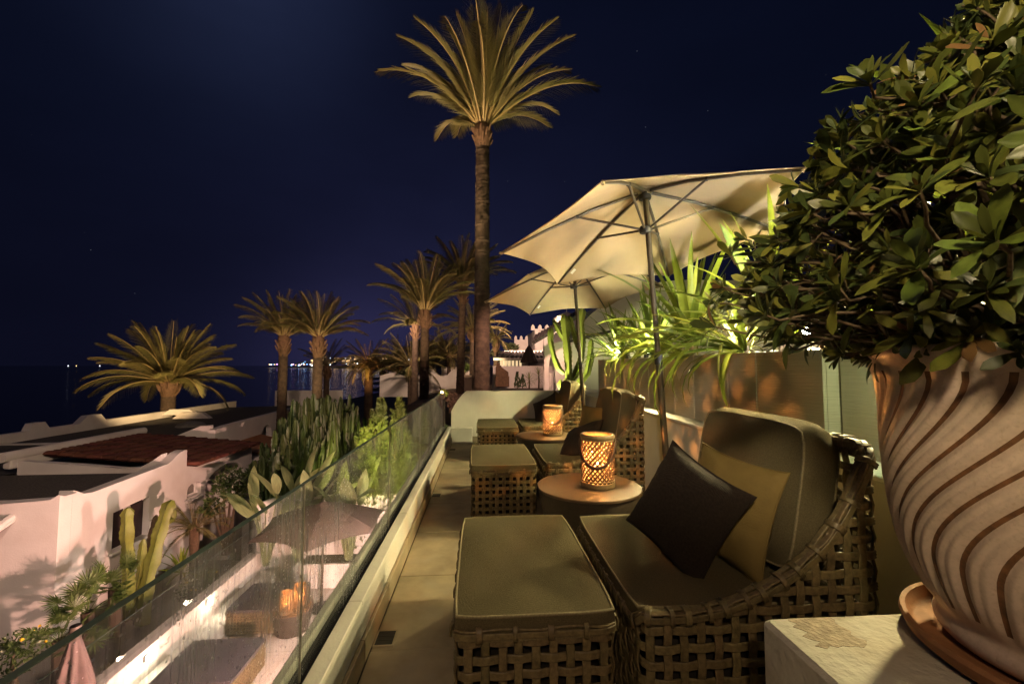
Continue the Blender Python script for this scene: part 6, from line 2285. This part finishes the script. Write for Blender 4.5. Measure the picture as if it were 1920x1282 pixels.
for i, (u, v, h_, c) in enumerate(((618, 671, 3.6, 'w'), (648, 671, 2.6, 'w'), (572, 678, 3.0, 'b'), (588, 678, 3.0, 'w'), (569, 681, 2.4, 'b'))):
    Y = shoreY(u) + 30; p = atY(u, v, Y)
    t = thing('harbour_light', 'bright harbour mast light on the far shore mirrored in the sea', 'lamp', (p.x, Y, -10), group='harbour lights mirrored in the water')
    q = MB(); q.tube([(0, 0, 0), (0, 0, p.z + 10 - h_)], .5, 5); obj('mast', q, M_BLACK, t)
    q = MB(); q.lathe([(.05, -h_), (h_ * .7, -h_ * .7), (h_, 0), (h_ * .7, h_ * .7), (.05, h_)], 10); obj('lantern_head', q, TL[c], t, loc=(0, 0, p.z + 10))
for i, (u, lab) in enumerate(((128, 'tiny boat light on the dark sea, leftmost of the three'), (143, 'tiny faint boat light in the middle of three on the sea'), (187, 'tiny boat light on the sea beside the broad low palm'))):
    p = atY(u, 687.0, 3500)
    t = thing('boat', lab, 'boat', (p.x, 3500, -12), group='fishing boats far out at sea')
    q = MB(); q.prism([(-9, 1.2), (9, 1.5), (7, -.3), (-7, -.3)], -2, 2, axis='y'); obj('hull', q, M_BLACK, t)
    q = MB(); q.tube([(0, 0, 1.2), (0, 0, 9)], .2, 5); obj('mast', q, M_BLACK, t)
    q = MB(); q.lathe([(.1, 8), (2.2, 9), (2.4, 10), (2.0, 11.5), (.1, 12)], 8); obj('masthead_lamp', q, TL['w'] if i != 1 else TL['o'], t)

# ================================================================== LAMPS OF THE PLACE
GREENW = (1.0, 0.97, 0.58)
# spike spots among the planter leaves
def spike_spot(label, loc, target, power, colour, spot=120):
    t = thing('planter_spot', label, 'spotlight', loc, group='spike spots in the planters')
    d = (Vector(target) - Vector(loc)).normalized()
    q = MB(); q.tube([(0, 0, -.09), (0, 0, .02)], .006, 6); obj('spike', q, M_BLACK, t)
    q = MB(); q.tube([-d * .045, d * .02, d * .035], [.022, .030, .030], 12, cap=True); obj('housing', q, M_BLACK, t)
    q = MB(); q.tube([d * .0355, d * .037], [.024, .024], 12); obj('lens', q, M_GSPOT, t)
    lamp('planter_spot_light', 'SPOT', Vector(loc) + d * .05, power, colour, None, .022, target, spot, .6)
spike_spot('spike spot hidden in the far spiky plant', (1.96, 6.30, 1.46), (2.05, 6.6, 2.3), 150, GREENW, 150)
spike_spot('spike spot hidden left of the near umbrella pole', (1.96, 5.0, 1.46), (2.05, 5.1, 2.4), 150, GREENW, 150)
spike_spot('spike spot hidden at the red based arching plant', (2.02, 3.15, 1.46), (2.0, 3.4, 2.4), 120, (1.0, .93, .62), 150)
spike_spot('spike spot hidden behind the potted bush', (2.10, 2.15, 1.46), (1.7, 3.1, 2.5), 190, (1.0, .97, .88), 150)
# side spill of those lamps over the terrace: bare bulbs of the same fittings
def bulb(label, loc, power, colour, size=.02):
    t = thing('planter_bulb', label, 'lamp', loc, group='small globe lamps in the planters')
    q = MB(); q.lathe([(.0005, -.025), (.018, -.018), (.025, 0), (.018, .018), (.0005, .025)], 10); obj('globe', q, M_GSPOT, t, angle=180)
    q = MB(); q.tube([(0, 0, -.12), (0, 0, -.024)], .007, 6); obj('stake', q, M_BLACK, t)
    lamp('planter_bulb_light', 'SPOT', Vector(loc) + Vector((-.04, 0, .02)), power, colour, None, size, Vector(loc) + Vector((-2.2, -.4, -1.0)), 140, .5)
bulb('globe lamp on a stake in the far planter', (1.95, 6.0, 1.56), 210, (1.0, .90, .42))
bulb('globe lamp on a stake behind the second sofa', (1.95, 4.6, 1.56), 180, (1.0, .80, .36))
bulb('globe lamp on a stake behind the potted bush', (2.0, 2.5, 1.56), 120, (1.0, .80, .36))

spike_spot('unseen spot added low behind the striped pot for green light', (1.82, 1.58, 1.36), (1.99, 1.85, 1.15), 9, (.85, 1.0, .45), 130)  # added spot, stands in for green light falling through the leaves
# lantern candles
for (x, y, z, pw) in ((0.865, 3.20, 0.4505, 37.0), (0.905, 5.52, 0.4505, 37.0), (lp.x - .04, lp.y - .10, ZL + .4505, 37), (lp.x + .10, lp.y + .18, ZL + .4505, 37)):
    lamp('candle_light', 'POINT', (x, y, z + .215), pw, (1.0, .345, .075), None, .007)

# wall lamps on the lower parapet
for i, (u, v, lab) in enumerate(((275, 1232, 'bright wall lamp on the parapet face, nearer of the two'), (390, 1128, 'bright wall lamp on the parapet face, farther of the two'))):
    p = atX(u, v, -5.42)
    t = thing('wall_lamp', lab, 'lamp', (-5.435, p.y, p.z), group='wall lamps on the lower parapet')
    q = MB(); q.bbox((0, -.05, -.045), (.03, .05, .045), .006); obj('backplate', q, M_STEEL, t)
    q = MB(); q.lathe([(.0005, -.06), (.028, -.05), (.032, 0), (.028, .05), (.0005, .06)], 12); obj('bulb', q, M_BULB, t, loc=(.065, 0, 0))
    lamp('warm_point_light', 'POINT', (-5.27, p.y, p.z), 14, (1.0, .80, .58), None, .04)
# wall lamp on our lower storey: lights the lower terrace and throws the cactus shadows on the white house
t = thing('facade_lamp', 'wall lamp on the storey below the terrace, lighting the lower terrace', 'lamp', (-0.705, 4.0, -2.3))
q = MB(); q.bbox((-.03, -.06, -.1), (0, .06, .1), .006); obj('backplate', q, M_STEEL, t)
q = MB(); q.lathe([(.0005, -.08), (.04, -.07), (.05, 0), (.04, .07), (.0005, .08)], 12); obj('bulb', q, M_BULB, t, loc=(-.09, 0, 0))
lamp('facade_lamp_light', 'POINT', (-0.95, 4.0, -2.3), 4300, (1.0, .525, .41), None, .06)
t = thing('facade_lamp', 'unseen second wall lamp added by the raised bed to brighten the lower terrace', 'lamp', (-0.705, 8.2, -2.0))  # added lamp, unseen, brightens the lower terrace
q = MB(); q.bbox((-.03, -.06, -.1), (0, .06, .1), .006); obj('backplate', q, M_STEEL, t)
q = MB(); q.lathe([(.0005, -.08), (.04, -.07), (.05, 0), (.04, .07), (.0005, .08)], 12); obj('bulb', q, M_BULB, t, loc=(-.09, 0, 0))
lamp('facade_lamp_light', 'POINT', (-0.95, 8.2, -2.0), 850, (1.0, .76, .64), None, .06)
# path lamp by the grove
p = atY(857, 700, 29.0)
t = thing('path_lamp', 'small glowing path lamp by the garden walk', 'lamp', (p.x, p.y, p.z))
q = MB(); q.tube([(0, 0, -1.0), (0, 0, -.05)], .03, 6); obj('post', q, M_BLACK, t)
q = MB(); q.lathe([(.0005, -.10), (.08, -.06), (.1, 0), (.08, .07), (.0005, .1)], 10); obj('globe', q, M_PATHLAMP, t, angle=180)
lamp('path_lamp_light', 'POINT', (p.x, p.y - .2, p.z + .1), 70, (1.0, .62, .30), None, .1)
p = atY(829, 735.5, 11.0)
t = thing('garden_light', 'tiny amber garden light in the tuft past the glass corner', 'lamp', (p.x, p.y, p.z))
q = MB(); q.lathe([(.0005, -.022), (.03, -.015), (.036, 0), (.03, .02), (.0005, .03)], 10); obj('globe', q, M_PATHLAMP, t, angle=180)
q = MB(); q.tube([(0, 0, -.6), (0, 0, -.02)], .012, 6); obj('stake', q, M_BLACK, t)
lamp('garden_light_glow', 'POINT', (p.x, p.y - .06, p.z + .05), 4, (1.0, .62, .12), None, .02)


def flood(name, loc, target, power, colour, spot, size=.12, blend=.6):
    return lamp(name, 'SPOT', loc, power, colour, None, size, target, spot, blend)


# unseen spots without fittings, added to light palms, houses, bush and planters
WARM = (1.0, .70, .36)
flood('palm_flood', (-2.6, 8.9, -1.0), (0.0, 13, 10.2), 8500, WARM, 34)
flood('palm_flood', (-3.2, 15.0, 1.6), (-2.4, 20, 4.6), 1300, WARM, 70)
flood('palm_flood', (-12.5, 17.8, 0.0), (-18.4, 25, 2.6), 4200, (1.0, .66, .30), 70)
flood('roof_fill', (-2.0, 1.0, 4.5), (-13.5, 16, -1), 2600, (1.0, .66, .50), 62)  # unseen spot in mid-air, added to brighten the roofs
flood('palm_flood', (-6.0, 15.0, -0.5), (-8.4, 19.5, 3.0), 1300, WARM, 70)
flood('palm_flood', (0.0, 22.0, 0.8), (0.2, 27, 4.2), 700, WARM, 80)
flood('palm_flood', (-9.5, 34.0, 0.0), (-10.0, 38, 2.0), 1000, (1.0, .48, .16), 90)
flood('grove_flood', (-4.2, 23.0, 3.6), (-4.4, 28.5, 0.6), 700, (1.0, .66, .45), 110)
flood('villa_flood', (0.9, 10.2, 3.4), (1.4, 15.5, 0.2), 800, (1.0, .58, .42), 70)
flood('hill_flood', (3.0, 22.0, 4.5), (4.5, 34, 3.0), 8000, (1.0, .62, .44), 100)
flood('conifer_flood', (-1.7, 9.2, 0.2), (-2.9, 12.0, -1.3), 1900, (1.0, .84, .24), 46)
flood('cactus_flood', (1.15, 8.05, .35), (1.9, 8.7, 1.6), 480, (1.0, 1.0, .45), 110)
flood('cactus_flood', (-7.2, 10.3, -2.2), (-5.6, 13, -1.0), 90, (1.0, 1.0, .55), 80)
flood('planter_fill', (-0.6, -1.8, 3.2), (1.95, 3.6, 1.10), 380, (1.0, .80, .52), 30)  # unseen spot added behind the camera to lift the planter fronts
flood('bush_fill', (-0.35, -1.3, 2.7), (1.55, 1.0, 1.85), 235, (1.0, .80, .42), 44)  # unseen spot added behind the camera for bush and pot
flood('house_flood', (-4.2, 12.5, -3.6), (-9.0, 17.0, -2.0), 420, (1.0, .60, .44), 110)
# added fill lamps with made-up fittings: behind the camera, and beyond the urn
t = thing('rear_fill_lamp', 'unseen fill lamp added behind the camera, hung on a rod', 'lamp', (-0.5, -2.0, 3.42))
q = MB(); q.lathe([(.10, .0), (.11, .02), (.03, .16), (.0005, .18)], 14); obj('lamp_shade', q, M_BLACK, t, angle=40)
q = MB(); q.tube([(0, 0, .17), (0, 0, .9)], .006, 6); obj('hanging_rod', q, M_BLACK, t)
t = thing('post_fill_lamp', 'unseen fill lamp added on a post beyond the big urn', 'lamp', (2.82, 2.48, 0.05))
q = MB(); q.tube([(0, 0, 0), (0, 0, 2.45)], .02, 8); obj('post', q, M_BLACK, t)
q = MB(); q.lathe([(.09, 2.44), (.10, 2.46), (.03, 2.52), (.0005, 2.53)], 14); obj('lamp_shade', q, M_BLACK, t, angle=40)
lamp('rear_fill_light', 'POINT', (-0.5, -2.0, 3.35), 175, (1.0, .70, .42), None, .12)  # fill light of the added lamp behind the camera
lamp('warm_point_light', 'POINT', (2.75, 2.45, 2.4), 420, (1.0, .84, .42), None, .06)  # unseen added light hidden by the bush, not on any wall
